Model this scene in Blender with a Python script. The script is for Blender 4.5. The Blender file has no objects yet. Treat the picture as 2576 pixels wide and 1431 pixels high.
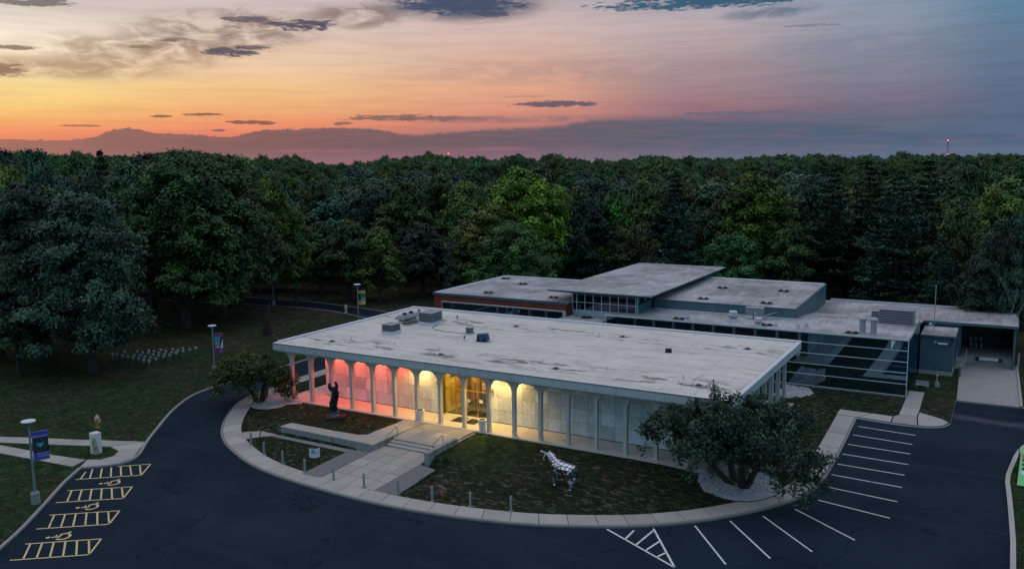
import bpy, bmesh, math, random
import numpy as np
from mathutils import Vector, Matrix, geometry
PI = math.pi
rad = math.radians
random.seed(7); np.random.seed(7)
S = bpy.context.scene
C = S.collection

# ------------------------------------------------------------------ camera
CAM = np.array([61.16489, -59.54506, 23.59936])
RX = np.array([0.86711038, 0.49796407, -0.01230380])
UX = np.array([-0.05981938, 0.12862250, 0.98988782])
FX = np.array([-0.49451111, 0.85760599, -0.14131780])
FOC = 2175.508          # focal length in units of a 2576-wide picture
cd = bpy.data.cameras.new('camera'); cam = bpy.data.objects.new('camera', cd); C.objects.link(cam)
cam.matrix_world = Matrix(((RX[0], UX[0], -FX[0], CAM[0]), (RX[1], UX[1], -FX[1], CAM[1]), (RX[2], UX[2], -FX[2], CAM[2]), (0, 0, 0, 1)))
cd.sensor_width = 36; cd.lens = 36 * FOC / 2576; cd.clip_start = 0.5; cd.clip_end = 8000
S.camera = cam
S.render.resolution_x = 1024; S.render.resolution_y = 568
S.view_settings.view_transform = 'Standard'; S.view_settings.look = 'None'
S.view_settings.exposure = 0.0; S.view_settings.gamma = 1.0; S.view_settings.use_curve_mapping = False
SUN_AZ = -30.0 - 40.0      # degrees from +Y, just outside the left edge of the view
SUN_EL = 2.0

def ray(u, v):
    d = RX * (u - 1288) / FOC - UX * (v - 715.5) / FOC + FX
    return d / np.linalg.norm(d)
def at(u, v, z=0.0):        # ground (or roof) point seen at u,v in the 2576-wide picture
    d = ray(u, v); t = (z - CAM[2]) / d[2]; q = CAM + t * d
    return (float(q[0]), float(q[1]))
FAZ = math.atan2(FX[0], FX[1])
def az_el(u, v):
    d = ray(u, v); a = math.degrees(math.atan2(d[0], d[1]) - FAZ); e = math.degrees(math.asin(d[2]))
    return a, e
def lin(c):                 # sRGB 0-255 -> linear
    return tuple(((x / 255) / 12.92 if x / 255 <= 0.04045 else ((x / 255 + 0.055) / 1.055) ** 2.4) for x in c)

# ------------------------------------------------------------------ world
class NT:
    def __init__(s, tree): s.t = tree; s.n = tree.nodes; s.l = tree.links
    def new(s, k, **kw):
        n = s.n.new(k)
        for a, b in kw.items(): setattr(n, a, b)
        return n
    def put(s, sock, v):
        if hasattr(v, 'links') or isinstance(v, bpy.types.NodeSocket): s.l.new(v, sock)
        elif v is not None:
            if isinstance(v, (tuple, list)) and len(v) == 3 and sock.type == 'RGBA': v = (*v, 1)
            sock.default_value = v
    def m(s, op, a, b=None, c=None, clamp=False):
        n = s.n.new('ShaderNodeMath'); n.operation = op; n.use_clamp = clamp
        s.put(n.inputs[0], a)
        if b is not None: s.put(n.inputs[1], b)
        if c is not None: s.put(n.inputs[2], c)
        return n.outputs[0]
    def mix(s, f, a, b, blend='MIX'):
        n = s.n.new('ShaderNodeMix'); n.data_type = 'RGBA'; n.blend_type = blend
        s.put(n.inputs[0], f); s.put(n.inputs[6], a); s.put(n.inputs[7], b)
        return n.outputs[2]
    def ramp(s, f, stops, interp='LINEAR'):
        n = s.n.new('ShaderNodeValToRGB'); n.color_ramp.interpolation = interp
        e = n.color_ramp.elements
        while len(e) < len(stops): e.new(0.5)
        for k, (p, c) in enumerate(stops):
            e[k].position = p; e[k].color = (*c, 1) if len(c) == 3 else c
        s.put(n.inputs[0], f); return n.outputs[0]
    def noise(s, vec, scale, detail=4, rough=0.5, dist=0.0):
        n = s.n.new('ShaderNodeTexNoise')
        if vec is not None: s.l.new(vec, n.inputs['Vector'])
        n.inputs['Scale'].default_value = scale; n.inputs['Detail'].default_value = detail
        n.inputs['Roughness'].default_value = rough; n.inputs['Distortion'].default_value = dist
        return n.outputs['Fac']
    def smooth(s, x, a, b, lo=0.0, hi=1.0):
        n = s.n.new('ShaderNodeMapRange'); n.interpolation_type = 'SMOOTHSTEP'
        s.put(n.inputs[0], x); n.inputs[1].default_value = a; n.inputs[2].default_value = b
        n.inputs[3].default_value = lo; n.inputs[4].default_value = hi
        return n.outputs[0]
    def comb(s, x, y, z=0.0):
        n = s.n.new('ShaderNodeCombineXYZ'); s.put(n.inputs[0], x); s.put(n.inputs[1], y); s.put(n.inputs[2], z)
        return n.outputs[0]

W = bpy.data.worlds.new('World'); S.world = W; W.use_nodes = True
def build_world():
    t = NT(W.node_tree); t.n.clear()
    tc = t.new('ShaderNodeTexCoord'); sep = t.new('ShaderNodeSeparateXYZ')
    t.l.new(tc.outputs['Generated'], sep.inputs[0])
    x, y, z = sep.outputs
    s, c = math.sin(FAZ), math.cos(FAZ)
    rt = t.m('ADD', t.m('MULTIPLY', x, c), t.m('MULTIPLY', y, -s))
    fw = t.m('ADD', t.m('MULTIPLY', x, s), t.m('MULTIPLY', y, c))
    a = t.m('MULTIPLY', t.m('ARCTAN2', rt, fw), 180 / PI)
    el = t.m('MULTIPLY', t.m('ARCSINE', z), 180 / PI)
    e90 = t.m('DIVIDE', t.m('MAXIMUM', el, 0.0), 90.0)
    # colour columns: (u, [(v, colour)...]); above the picture they run on to a common dusk zenith
    zen = ZEN; 
    cols = [
        (0,    [(400, (146,112,118)), (352, (215,105,75)), (325, (232,130,80)), (290, (235,172,88)), (255, (240,200,105)), (215, (238,210,130)), (165, (232,208,168)), (90, (246,232,212)), (0, (205,196,190))]),
        (640,  [(400, (140,105,112)), (345, (222,105,82)), (320, (235,125,82)), (285, (238,155,88)), (230, (240,185,115)), (160, (235,198,160)), (90, (222,196,178)), (0, (205,190,188))]),
        (1300, [(400, (136,108,124)), (330, (168,110,108)), (305, (205,118,104)), (270, (220,140,112)), (215, (224,160,125)), (150, (212,168,148)), (70, (212,182,176)), (0, (190,172,176))]),
        (1740, [(400, (100,106,126)), (320, (108,98,120)), (295, (140,102,118)), (262, (155,112,125)), (200, (164,135,142)), (130, (178,154,158)), (60, (188,170,176)), (0, (160,160,176))]),
        (2200, [(400, (92,110,136)), (320, (84,102,128)), (285, (104,100,126)), (240, (120,112,136)), (160, (128,132,152)), (80, (138,146,166)), (0, (134,150,170))]),
        (2560, [(400, (88,112,140)), (320, (76,100,130)), (240, (84,102,136)), (150, (86,112,144)), (60, (84,122,152)), (0, (80,126,158))]),
    ]
    prev = None; pa = None
    for u, stops in cols:
        st = []
        for v, col in stops:
            aa, e = az_el(u, v); st.append((max(0.0005, e / 90), lin(col)))
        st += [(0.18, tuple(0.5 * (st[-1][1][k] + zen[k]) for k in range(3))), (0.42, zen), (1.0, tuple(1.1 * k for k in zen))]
        st = [(p, cc) for p, cc in sorted(st)]
        r = t.ramp(e90, st)
        aa, _ = az_el(u, 350)
        if prev is None: prev, pa = r, aa
        else:
            prev = t.mix(t.smooth(a, pa, aa), prev, r); pa = aa
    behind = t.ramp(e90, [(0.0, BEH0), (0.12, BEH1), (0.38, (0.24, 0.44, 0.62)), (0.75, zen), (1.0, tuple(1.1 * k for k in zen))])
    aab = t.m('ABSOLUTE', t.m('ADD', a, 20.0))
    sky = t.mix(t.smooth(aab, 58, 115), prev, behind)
    # clouds: noise in (azimuth, elevation)
    v1 = t.comb(a, t.m('MULTIPLY', el, 3.2)); v2 = t.comb(a, t.m('MULTIPLY', el, 7.0), 3.0)
    n1 = t.noise(v1, 0.45, 6, 0.62, 0.6); n2 = t.noise(v2, 0.8, 6, 0.6, 0.3); n3 = t.noise(v1, 2.4, 4, 0.6)
    nn = t.m('ADD', t.m('MULTIPLY', t.m('SUBTRACT', n2, 0.5), 3.0), t.m('MULTIPLY', t.m('SUBTRACT', n3, 0.5), 1.6))
    # thin streaks through the orange
    st2 = t.noise(t.comb(t.m('MULTIPLY', a, 0.25), t.m('MULTIPLY', el, 3.6)), 0.7, 5, 0.6)
    sky = t.mix(t.smooth(st2, 0.38, 0.70, 0.0, 0.42), sky, t.mix(1.0, sky, (0.78, 0.72, 0.74), 'MULTIPLY'))
    def wisp(sky, u, v, ru, rv, amt, col, tilt=0.0, lo=0.35, hi=1.0):
        a0, e0 = az_el(u, v); k = 180 / PI / FOC
        da = t.m('SUBTRACT', a, a0); de = t.m('SUBTRACT', t.m('SUBTRACT', el, e0), t.m('MULTIPLY', da, tilt))
        d = t.m('SUBTRACT', 1.0, t.m('ADD', t.m('POWER', t.m('ABSOLUTE', t.m('DIVIDE', da, ru * k)), 2.0), t.m('POWER', t.m('ABSOLUTE', t.m('DIVIDE', de, rv * k)), 2.0)))
        mm = t.m('MULTIPLY', t.smooth(d, 0.0, 1.0), t.smooth(n1, lo, lo + 0.3))
        return t.mix(t.m('MULTIPLY', mm, amt), sky, col)
    G1, G2 = lin((128,104,104)), lin((112,100,112))
    sky = wisp(sky, 560, 80, 280, 70, 0.85, G1, 0.05, 0.34)
    sky = wisp(sky, 150, 172, 300, 30, 0.8, lin((160,128,100)), 0.0, 0.30)
    sky = wisp(sky, 330, 130, 280, 44, 0.75, lin((150,120,98)), -0.05, 0.32)
    sky = wisp(sky, 900, 40, 150, 40, 0.9, G1, 0.0, 0.30)
    sky = wisp(sky, 1160, 8, 250, 55, 1.0, lin((66,74,102)), -0.02, 0.24)
    sky = wisp(sky, 1500, 180, 600, 40, 0.35, lin((150,120,128)), 0.0, 0.3)
    sky = wisp(sky, 2250, 120, 400, 60, 0.3, lin((96,110,138)), 0.0, 0.3)
    sky = wisp(sky, 1940, 32, 150, 20, 0.8, lin((88,104,132)), 0.05, 0.36)
    sky = wisp(sky, 1300, 300, 420, 12, 0.6, lin((112,96,114)), 0.0, 0.3)
    sky = wisp(sky, 1980, 292, 330, 10, 0.55, lin((88,100,126)), 0.0, 0.3)
    def blob(sky, u, v, ru, rv, amt, col):
        a0, e0 = az_el(u, v); k = 180 / PI / FOC
        da = t.m('DIVIDE', t.m('SUBTRACT', a, a0), ru * k * 1.2); de = t.m('DIVIDE', t.m('SUBTRACT', el, e0), rv * k * 1.25)
        d = t.m('SUBTRACT', 1.0, t.m('ADD', t.m('MULTIPLY', da, da), t.m('MULTIPLY', de, de)))
        return t.mix(t.smooth(t.m('ADD', d, nn), 0.15, 0.75, 0.0, amt), sky, col)
    DK = lin((76,70,92)); MD = lin((120,90,92))
    for u, v, ru, rv, amt, col in [
        (758,63,80,13,.95,DK), (626,51,55,8,.75,DK), (575,131,60,10,.95,DK), (635,120,48,7,.8,DK), (30,120,50,5,.85,lin((110,88,84))),
        (5,176,50,16,.8,lin((112,86,76))), (437,101,40,5,.8,lin((104,88,92))), (352,117,30,4,.7,lin((120,100,92))), (61,2,85,10,.9,lin((104,98,106))),
        (812,69,18,9,.8,DK), (1239,37,48,6,.9,lin((74,78,104))), (1150,10,150,24,.95,lin((54,72,104))), (1800,4,270,15,1.0,lin((40,86,116))), (1403,262,120,8,.95,lin((94,84,104))),
        (987,297,105,8,.85,lin((116,86,92))), (1097,299,120,6,.7,lin((116,88,98))), (863,312,30,4,.8,lin((112,82,84))), (626,308,60,5,.9,lin((112,76,72))),
        (403,293,28,3,.9,lin((120,82,60))), (512,288,46,3,.9,lin((120,80,62))), (548,328,18,3,.9,MD), (210,317,44,2.5,.8,lin((130,86,66))),
        (2043,65,70,4,.6,lin((96,106,130))), (1851,286,150,6,.7,lin((92,98,124))), (1330,243,60,3,.4,lin((140,108,110)))]:
        sky = blob(sky, u, v, ru, rv, amt, col)
    hsv = t.new('ShaderNodeHueSaturation'); hsv.inputs['Saturation'].default_value = 0.9; t.l.new(sky, hsv.inputs['Color']); sky = hsv.outputs[0]
    # low cloud bank over the wood
    fc = t.new('ShaderNodeFloatCurve'); cv = fc.mapping.curves[0]
    pts = [(-60,352),(0,350),(150,353),(230,347),(285,326),(335,322),(375,334),(430,336),(520,340),(570,345),(640,329),(760,323),(860,321),(960,326),(1040,338),(1100,334),(1250,324),(1400,316),(1500,300),(1800,298),(2050,304),(2300,326),(2560,335),(2700,340)]
    fx = lambda aa: (aa + 45) / 90
    P = []
    for u, v in pts:
        aa, e = az_el(u, v); P.append((fx(aa), e / 5))
    cv.points[0].location = P[0]; cv.points[1].location = P[-1]
    for q in P[1:-1]: cv.points.new(*q)
    fc.mapping.update()
    t.l.new(t.m('DIVIDE', t.m('ADD', a, 45), 90, clamp=True), fc.inputs['Value'])
    top = t.m('ADD', t.m('MULTIPLY', fc.outputs[0], 5.0), t.m('MULTIPLY', t.m('SUBTRACT', t.noise(t.comb(a, t.m('MULTIPLY', el, 1.5)), 1.8, 9, 0.72), 0.5), 0.50))
    soft = t.smooth(a, -30, 30, 0.03, 0.35)
    bd = t.m('DIVIDE', t.m('SUBTRACT', top, el), soft)
    bank = t.smooth(bd, -0.6, 1.2)
    bcol = t.ramp(t.m('DIVIDE', t.m('ADD', a, 31), 62, clamp=True), [(0.0, lin((134,100,106))), (0.25, lin((120,94,100))), (0.45, lin((108,96,108))), (0.6, lin((96,98,116))), (0.75, lin((84,102,126))), (1.0, lin((76,104,134)))])
    blow = t.ramp(t.m('DIVIDE', t.m('ADD', a, 31), 62, clamp=True), [(0.0, lin((150,118,130))), (0.25, lin((150,112,124))), (0.42, lin((152,110,128))), (0.6, lin((124,116,134))), (0.75, lin((104,116,140))), (1.0, lin((94,118,146)))])
    bc = t.mix(1.0, t.mix(t.smooth(el, 0.0, 1.2), blow, bcol), (0.84, 0.84, 0.86), 'MULTIPLY')
    bc = t.mix(t.m('MULTIPLY', t.smooth(t.noise(t.comb(t.m('MULTIPLY', a, 0.35), t.m('MULTIPLY', el, 4.5)), 0.9, 6, 0.65), 0.42, 0.68), 0.18), bc, lin((168,112,118)))
    inview = t.smooth(t.m('ABSOLUTE', a), 40, 70, 0.95, 0.0)
    sky = t.mix(t.m('MULTIPLY', bank, inview), sky, bc)
    sky = wisp(sky, 1250, 375, 120, 6, 0.5, lin((165,105,118)), 0.0, 0.2)
    sky = wisp(sky, 820, 380, 180, 5, 0.3, lin((170,112,120)), 0.0, 0.25)
    bg = t.new('ShaderNodeBackground'); t.l.new(sky, bg.inputs[0]); bg.inputs[1].default_value = 1.0
    # a little physical sky under the painted dusk colours
    ns = t.new('ShaderNodeTexSky'); ns.sky_type = 'NISHITA'; ns.sun_disc = False
    ns.sun_elevation = rad(SUN_EL); ns.sun_rotation = rad(SUN_AZ)
    bg2 = t.new('ShaderNodeBackground'); t.l.new(ns.outputs[0], bg2.inputs[0]); bg2.inputs[1].default_value = 0.006
    add = t.new('ShaderNodeAddShader'); out = t.new('ShaderNodeOutputWorld')
    t.l.new(bg.outputs[0], add.inputs[0]); t.l.new(bg2.outputs[0], add.inputs[1]); t.l.new(add.outputs[0], out.inputs[0])
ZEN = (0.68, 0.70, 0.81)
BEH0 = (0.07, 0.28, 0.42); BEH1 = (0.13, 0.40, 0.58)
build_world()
sl = bpy.data.lights.new('sun', 'SUN'); sl.energy = 0.25; sl.angle = rad(12); sl.color = (1.0, 0.62, 0.38)
sun = bpy.data.objects.new('sun', sl); C.objects.link(sun)
sd = Vector((math.sin(rad(SUN_AZ)) * math.cos(rad(SUN_EL + 3)), math.cos(rad(SUN_AZ)) * math.cos(rad(SUN_EL + 3)), math.sin(rad(SUN_EL + 3))))
sun.rotation_euler = sd.to_track_quat('Z', 'Y').to_euler()

# ------------------------------------------------------------------ materials
def mat(name, col, rough=0.8, metal=0.0, var=0.0, vscale=3.0, bump=0.0, bscale=30.0, spec=0.5, fn=None, emit=None, estr=0.0, island=0.0):
    m = bpy.data.materials.new(name); m.use_nodes = True
    t = NT(m.node_tree); b = t.n['Principled BSDF']
    b.inputs['Roughness'].default_value = rough; b.inputs['Metallic'].default_value = metal
    b.inputs['Specular IOR Level'].default_value = spec
    tc = t.new('ShaderNodeTexCoord'); geo = t.new('ShaderNodeNewGeometry')
    pos = geo.outputs['Position']
    c = None
    if fn: c = fn(t, pos, b, tc)
    else:
        c = t.mix(0.0, (*col, 1), (*col, 1))
        if var > 0:
            n = t.noise(pos, vscale, 6, 0.6)
            n2 = t.noise(pos, vscale * 9, 3, 0.6)
            f = t.m('ADD', t.m('MULTIPLY', t.m('SUBTRACT', n, 0.5), 2 * var * 1.6), t.m('MULTIPLY', t.m('SUBTRACT', n2, 0.5), var * 1.4))
            g = t.m('ADD', 1.0, f)
            c = t.mix(1.0, c, t.comb(g, g, g), 'MULTIPLY')
    if island:
        oi = t.new('ShaderNodeObjectInfo')
        g = t.m('ADD', 1.0 - island, t.m('MULTIPLY', oi.outputs['Random'], 2 * island))
        c = t.mix(1.0, c, t.comb(g, g, g), 'MULTIPLY')
    if c is not None: t.l.new(c, b.inputs['Base Color'])
    if bump:
        bn = t.new('ShaderNodeBump'); bn.inputs['Strength'].default_value = bump; bn.inputs['Distance'].default_value = 0.05
        t.l.new(t.noise(pos, bscale, 5, 0.65), bn.inputs['Height']); t.l.new(bn.outputs[0], b.inputs['Normal'])
    if emit: b.inputs['Emission Color'].default_value = (*emit, 1); b.inputs['Emission Strength'].default_value = estr
    return m

def asphalt_fn(t, pos, b, tc):
    n = t.noise(pos, 0.12, 5, 0.6, 0.4); n2 = t.noise(pos, 30, 2, 0.7); n3 = t.noise(pos, 0.9, 4, 0.6)
    c = t.mix(t.smooth(n, 0.3, 0.75), (0.009, 0.018, 0.032), (0.017, 0.030, 0.048))
    g = t.m('ADD', 0.45, t.m('MULTIPLY', n2, 1.1)); c = t.mix(1.0, c, t.comb(g, g, g), 'MULTIPLY')
    c = t.mix(t.smooth(n3, 0.55, 0.75, 0.0, 0.5), c, (0.028, 0.036, 0.050))
    mq = t.new('ShaderNodeMapping'); mq.inputs['Rotation'].default_value = (0, 0, 0.5); mq.inputs['Scale'].default_value = (0.06, 0.5, 1); t.l.new(pos, mq.inputs['Vector'])
    c = t.mix(t.smooth(t.noise(mq.outputs[0], 1.2, 4, 0.6, 0.4), 0.52, 0.7, 0.0, 0.35), c, (0.030, 0.040, 0.056))
    # sealed cracks: long wandering dark lines
    w = t.new('ShaderNodeTexVoronoi'); w.feature = 'DISTANCE_TO_EDGE'; w.inputs['Scale'].default_value = 0.085
    wv = t.new('ShaderNodeVectorMath'); wv.operation = 'ADD'
    nz = t.new('ShaderNodeTexNoise'); nz.inputs['Scale'].default_value = 0.35; nz.inputs['Detail'].default_value = 5; t.l.new(pos, nz.inputs['Vector'])
    sc = t.new('ShaderNodeVectorMath'); sc.operation = 'SCALE'; sc.inputs['Scale'].default_value = 4.5; t.l.new(nz.outputs['Color'], sc.inputs[0])
    t.l.new(pos, wv.inputs[0]); t.l.new(sc.outputs[0], wv.inputs[1]); t.l.new(wv.outputs[0], w.inputs['Vector'])
    line = t.m('MULTIPLY', t.smooth(w.outputs['Distance'], 0.001, 0.007, 0.6, 0.0), t.smooth(t.noise(pos, 0.13, 2, 0.5), 0.42, 0.52))
    c = t.mix(line, c, (0.002, 0.003, 0.005))
    # scattered bright specks and worn pale patch by the service yard
    v = t.new('ShaderNodeTexVoronoi'); v.inputs['Scale'].default_value = 1.1; t.l.new(pos, v.inputs['Vector'])
    c = t.mix(t.smooth(v.outputs['Distance'], 0.02, 0.035, 0.5, 0.0), c, (0.2, 0.2, 0.2))
    sp = t.new('ShaderNodeSeparateXYZ'); t.l.new(pos, sp.inputs[0])
    d = t.m('ABSOLUTE', t.m('SUBTRACT', sp.outputs[1], t.m('SUBTRACT', 27.0, t.m('MULTIPLY', t.m('SUBTRACT', sp.outputs[0], 57.5), 0.12))))
    pm = t.m('MULTIPLY', t.smooth(t.m('ADD', d, t.m('MULTIPLY', n3, 2.2)), 0.9, 2.6, 1.0, 0.0), t.smooth(sp.outputs[0], 55.5, 59.0))
    c = t.mix(t.m('MULTIPLY', pm, 0.55), c, (0.11, 0.11, 0.13))
    b.inputs['Roughness'].default_value = 0.9; b.inputs['Specular IOR Level'].default_value = 0.06
    return c
def ground_fn(t, pos, b, tc):
    at_ = t.new('ShaderNodeAttribute'); at_.attribute_name = 'dry'
    n = t.noise(pos, 0.55, 6, 0.65, 0.5); n1 = t.noise(pos, 0.09, 4, 0.6); n2 = t.noise(pos, 9, 4, 0.75)
    # wind-combed streaks along X
    mp = t.new('ShaderNodeMapping'); mp.inputs['Scale'].default_value = (0.9, 2.2, 1); t.l.new(pos, mp.inputs['Vector'])
    n3 = t.noise(mp.outputs[0], 0.8, 6, 0.72, 0.8)
    g = t.mix(t.smooth(n, 0.3, 0.7), (0.008, 0.026, 0.009), (0.026, 0.066, 0.020))
    g = t.mix(t.smooth(n1, 0.35, 0.7, 0.0, 0.5), g, (0.034, 0.050, 0.018))
    f = t.m('ADD', t.m('ADD', t.m('MULTIPLY', t.m('SUBTRACT', n3, 0.5), 1.7), t.m('MULTIPLY', n1, 1.0)), t.m('MULTIPLY', t.m('SUBTRACT', at_.outputs['Fac'], 0.5), 1.0))
    br = t.mix(t.smooth(n, 0.35, 0.7), (0.036, 0.028, 0.023), (0.080, 0.060, 0.047))
    c = t.mix(t.smooth(f, 0.5, 0.68), g, br)
    c = t.mix(t.smooth(f, 0.76, 0.90, 0.0, 0.85), c, (0.17, 0.125, 0.105))
    n5 = t.noise(pos, 2.6, 5, 0.75)
    k = t.m('ADD', t.m('MULTIPLY', t.smooth(n2, 0.3, 0.72), 0.9), t.m('MULTIPLY', t.smooth(n5, 0.32, 0.7), 0.95)); c = t.mix(1.0, c, t.comb(k, k, k), 'MULTIPLY')
    fl_ = t.new('ShaderNodeAttribute'); fl_.attribute_name = 'fleck'
    mp3 = t.new('ShaderNodeMapping'); mp3.inputs['Scale'].default_value = (1.0, 2.4, 1); mp3.inputs['Rotation'].default_value = (0, 0, -0.45); t.l.new(pos, mp3.inputs['Vector'])
    nf = t.noise(mp3.outputs[0], 1.5, 7, 0.78, 0.4)
    c = t.mix(t.m('MULTIPLY', t.smooth(nf, 0.54, 0.62), t.m('MULTIPLY', fl_.outputs['Fac'], 0.85)), t.mix(t.smooth(fl_.outputs['Fac'], 0.4, 1.0), c, t.mix(1.0, c, (0.66, 0.66, 0.70), 'MULTIPLY')), (0.20, 0.16, 0.14))
    v = t.new('ShaderNodeTexVoronoi'); v.inputs['Scale'].default_value = 0.8; t.l.new(pos, v.inputs['Vector'])
    c = t.mix(t.smooth(v.outputs['Distance'], 0.03, 0.055, 0.6, 0.0), c, (0.16, 0.13, 0.08))
    b.inputs['Roughness'].default_value = 1.0; b.inputs['Specular IOR Level'].default_value = 0.1
    bn = t.new('ShaderNodeBump'); bn.inputs['Strength'].default_value = 0.9; bn.inputs['Distance'].default_value = 0.25
    t.l.new(t.noise(pos, 3.5, 6, 0.75), bn.inputs['Height']); t.l.new(bn.outputs[0], b.inputs['Normal'])
    return c
def roof_fn(base, dirt, stain, seam=True):
    def f(t, pos, b, tc):
        n = t.noise(pos, 0.22, 6, 0.6, 0.4); n2 = t.noise(pos, 12, 4, 0.7)
        mp = t.new('ShaderNodeMapping'); mp.inputs['Scale'].default_value = (0.35, 1.5, 1); t.l.new(pos, mp.inputs['Vector'])
        n3 = t.noise(mp.outputs[0], 0.7, 6, 0.68, 0.5)
        c = t.mix(t.smooth(n, 0.3, 0.7), base, tuple(k * 0.86 for k in base))
        c = t.mix(t.smooth(n3, 0.46, 0.70, 0.0, 0.6), c, dirt)
        sp = t.new('ShaderNodeSeparateXYZ'); t.l.new(pos, sp.inputs[0])
        if stain:
            # ponding stains along the two drain lines
            d = t.m('MINIMUM', t.m('ABSOLUTE', t.m('SUBTRACT', sp.outputs[1], 3.6)), t.m('ABSOLUTE', t.m('SUBTRACT', sp.outputs[1], 17.4)))
            mp2 = t.new('ShaderNodeMapping'); mp2.inputs['Scale'].default_value = (0.42, 1.3, 1); t.l.new(pos, mp2.inputs['Vector'])
            n4 = t.noise(mp2.outputs[0], 1.0, 5, 0.6, 0.3)
            s = t.m('MULTIPLY', t.smooth(n4, 0.53, 0.60), t.smooth(d, 0.6, 2.4, 1.0, 0.0))
            c = t.mix(t.m('MULTIPLY', s, 0.8), c, (0.12, 0.072, 0.05))
        if seam:
            br = t.new('ShaderNodeTexBrick'); br.offset = 0.37; br.inputs['Scale'].default_value = 1.0
            br.inputs['Brick Width'].default_value = 9.0; br.inputs['Row Height'].default_value = 1.35
            br.inputs['Mortar Size'].default_value = 0.022; br.inputs['Mortar Smooth'].default_value = 0.3
            br.inputs['Color1'].default_value = (0, 0, 0, 1); br.inputs['Color2'].default_value = (0, 0, 0, 1); br.inputs['Mortar'].default_value = (1, 1, 1, 1)
            t.l.new(t.comb(t.m('ADD', sp.outputs[1], 0.4), t.m('ADD', sp.outputs[0], t.m('MULTIPLY', n, 0.3))), br.inputs['Vector'])
            sm = t.m('MULTIPLY', br.outputs['Color'], t.smooth(t.noise(pos, 0.8, 3, 0.6), 0.4, 0.62, 0.12, 0.6))
            c = t.mix(sm, c, tuple(k * 0.35 for k in dirt))
        k = t.m('ADD', 0.84, t.m('MULTIPLY', n2, 0.32)); c = t.mix(1.0, c, t.comb(k, k, k), 'MULTIPLY')
        b.inputs['Roughness'].default_value = 0.75
        return c
    return f
def marble_fn(t, pos, b, tc):
    oi = t.new('ShaderNodeObjectInfo'); r = oi.outputs['Random']
    off = t.new('ShaderNodeVectorMath'); off.operation = 'ADD'; t.l.new(pos, off.inputs[0]); t.l.new(t.comb(t.m('MULTIPLY', r, 90.0), 0.0, t.m('MULTIPLY', r, 37.0)), off.inputs[1])
    mp = t.new('ShaderNodeMapping'); mp.inputs['Rotation'].default_value = (0, 0.9, 0); mp.inputs['Scale'].default_value = (1.6, 1.6, 0.6); t.l.new(off.outputs[0], mp.inputs['Vector'])
    n = t.noise(mp.outputs[0], 1.3, 7, 0.68, 1.6); n2 = t.noise(mp.outputs[0], 0.6, 4, 0.5, 0.8)
    c = t.mix(t.smooth(n2, 0.3, 0.7), (0.76, 0.81, 0.83), (0.62, 0.70, 0.75))
    v = t.m('ABSOLUTE', t.m('SUBTRACT', n, 0.5))
    c = t.mix(t.smooth(v, 0.0, 0.03, 0.6, 0.0), c, (0.26, 0.28, 0.31))
    c = t.mix(t.smooth(n, 0.57, 0.70, 0.0, 0.7), c, (0.34, 0.36, 0.39))
    g = t.m('ADD', 0.72, t.m('MULTIPLY', r, 0.38)); c = t.mix(1.0, c, t.comb(t.m('MULTIPLY', g, 0.97), g, t.m('MULTIPLY', g, 1.03)), 'MULTIPLY')
    b.inputs['Roughness'].default_value = 0.45
    return c
def conc_fn(base, streak=0.0, joint=0.25):
    def f(t, pos, b, tc):
        oi = t.new('ShaderNodeObjectInfo')
        n = t.noise(pos, 0.7, 6, 0.62); n2 = t.noise(pos, 14, 4, 0.75)
        g = t.m('ADD', t.m('ADD', 0.62, t.m('MULTIPLY', n, 0.42)), t.m('ADD', t.m('MULTIPLY', n2, 0.34), t.m('MULTIPLY', t.m('SUBTRACT', oi.outputs['Random'], 0.5), joint)))
        c = t.mix(1.0, (*base, 1), t.comb(g, g, g), 'MULTIPLY')
        if streak:
            mp = t.new('ShaderNodeMapping'); mp.inputs['Scale'].default_value = (3.5, 3.5, 0.35); t.l.new(pos, mp.inputs['Vector'])
            c = t.mix(t.smooth(t.noise(mp.outputs[0], 1.0, 6, 0.7), 0.45, 0.68, 0.0, streak), c, tuple(k * 0.3 for k in base))
        return c
    return f
M = {}
M['asphalt'] = mat('asphalt', (0, 0, 0), 0.9, spec=0.06, fn=asphalt_fn)
M['ground'] = mat('ground', (0, 0, 0), fn=ground_fn)
M['joint'] = mat('joint_backing', (0.10, 0.10, 0.10), 0.9)
M['walk'] = mat('walk_concrete', (0, 0, 0), 0.85, fn=conc_fn((0.36, 0.335, 0.32)), bump=0.15)
M['kerb'] = mat('kerb_concrete', (0, 0, 0), 0.9, fn=conc_fn((0.26, 0.25, 0.255), 0.2))
M['terrace'] = mat('terrace_stone', (0, 0, 0), 0.6, fn=conc_fn((0.50, 0.49, 0.47), 0, 0.12))
M['wallconc'] = mat('board_concrete', (0, 0, 0), 0.9, fn=conc_fn((0.26, 0.28, 0.29), 0.75), bump=0.3)
M['apron'] = mat('apron_concrete', (0, 0, 0), 0.9, fn=conc_fn((0.34, 0.32, 0.32), 0.45), bump=0.15)
M['paver'] = mat('pavers', (0.19, 0.19, 0.205), 0.9, var=0.35, vscale=4)
M['roof'] = mat('pale_roof', (0, 0, 0), fn=roof_fn((0.66, 0.62, 0.60), (0.36, 0.31, 0.29), True), spec=0.3)
M['roofrim'] = mat('roof_rim', (0.58, 0.58, 0.64), 0.6, var=0.12, vscale=1.5)
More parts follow.
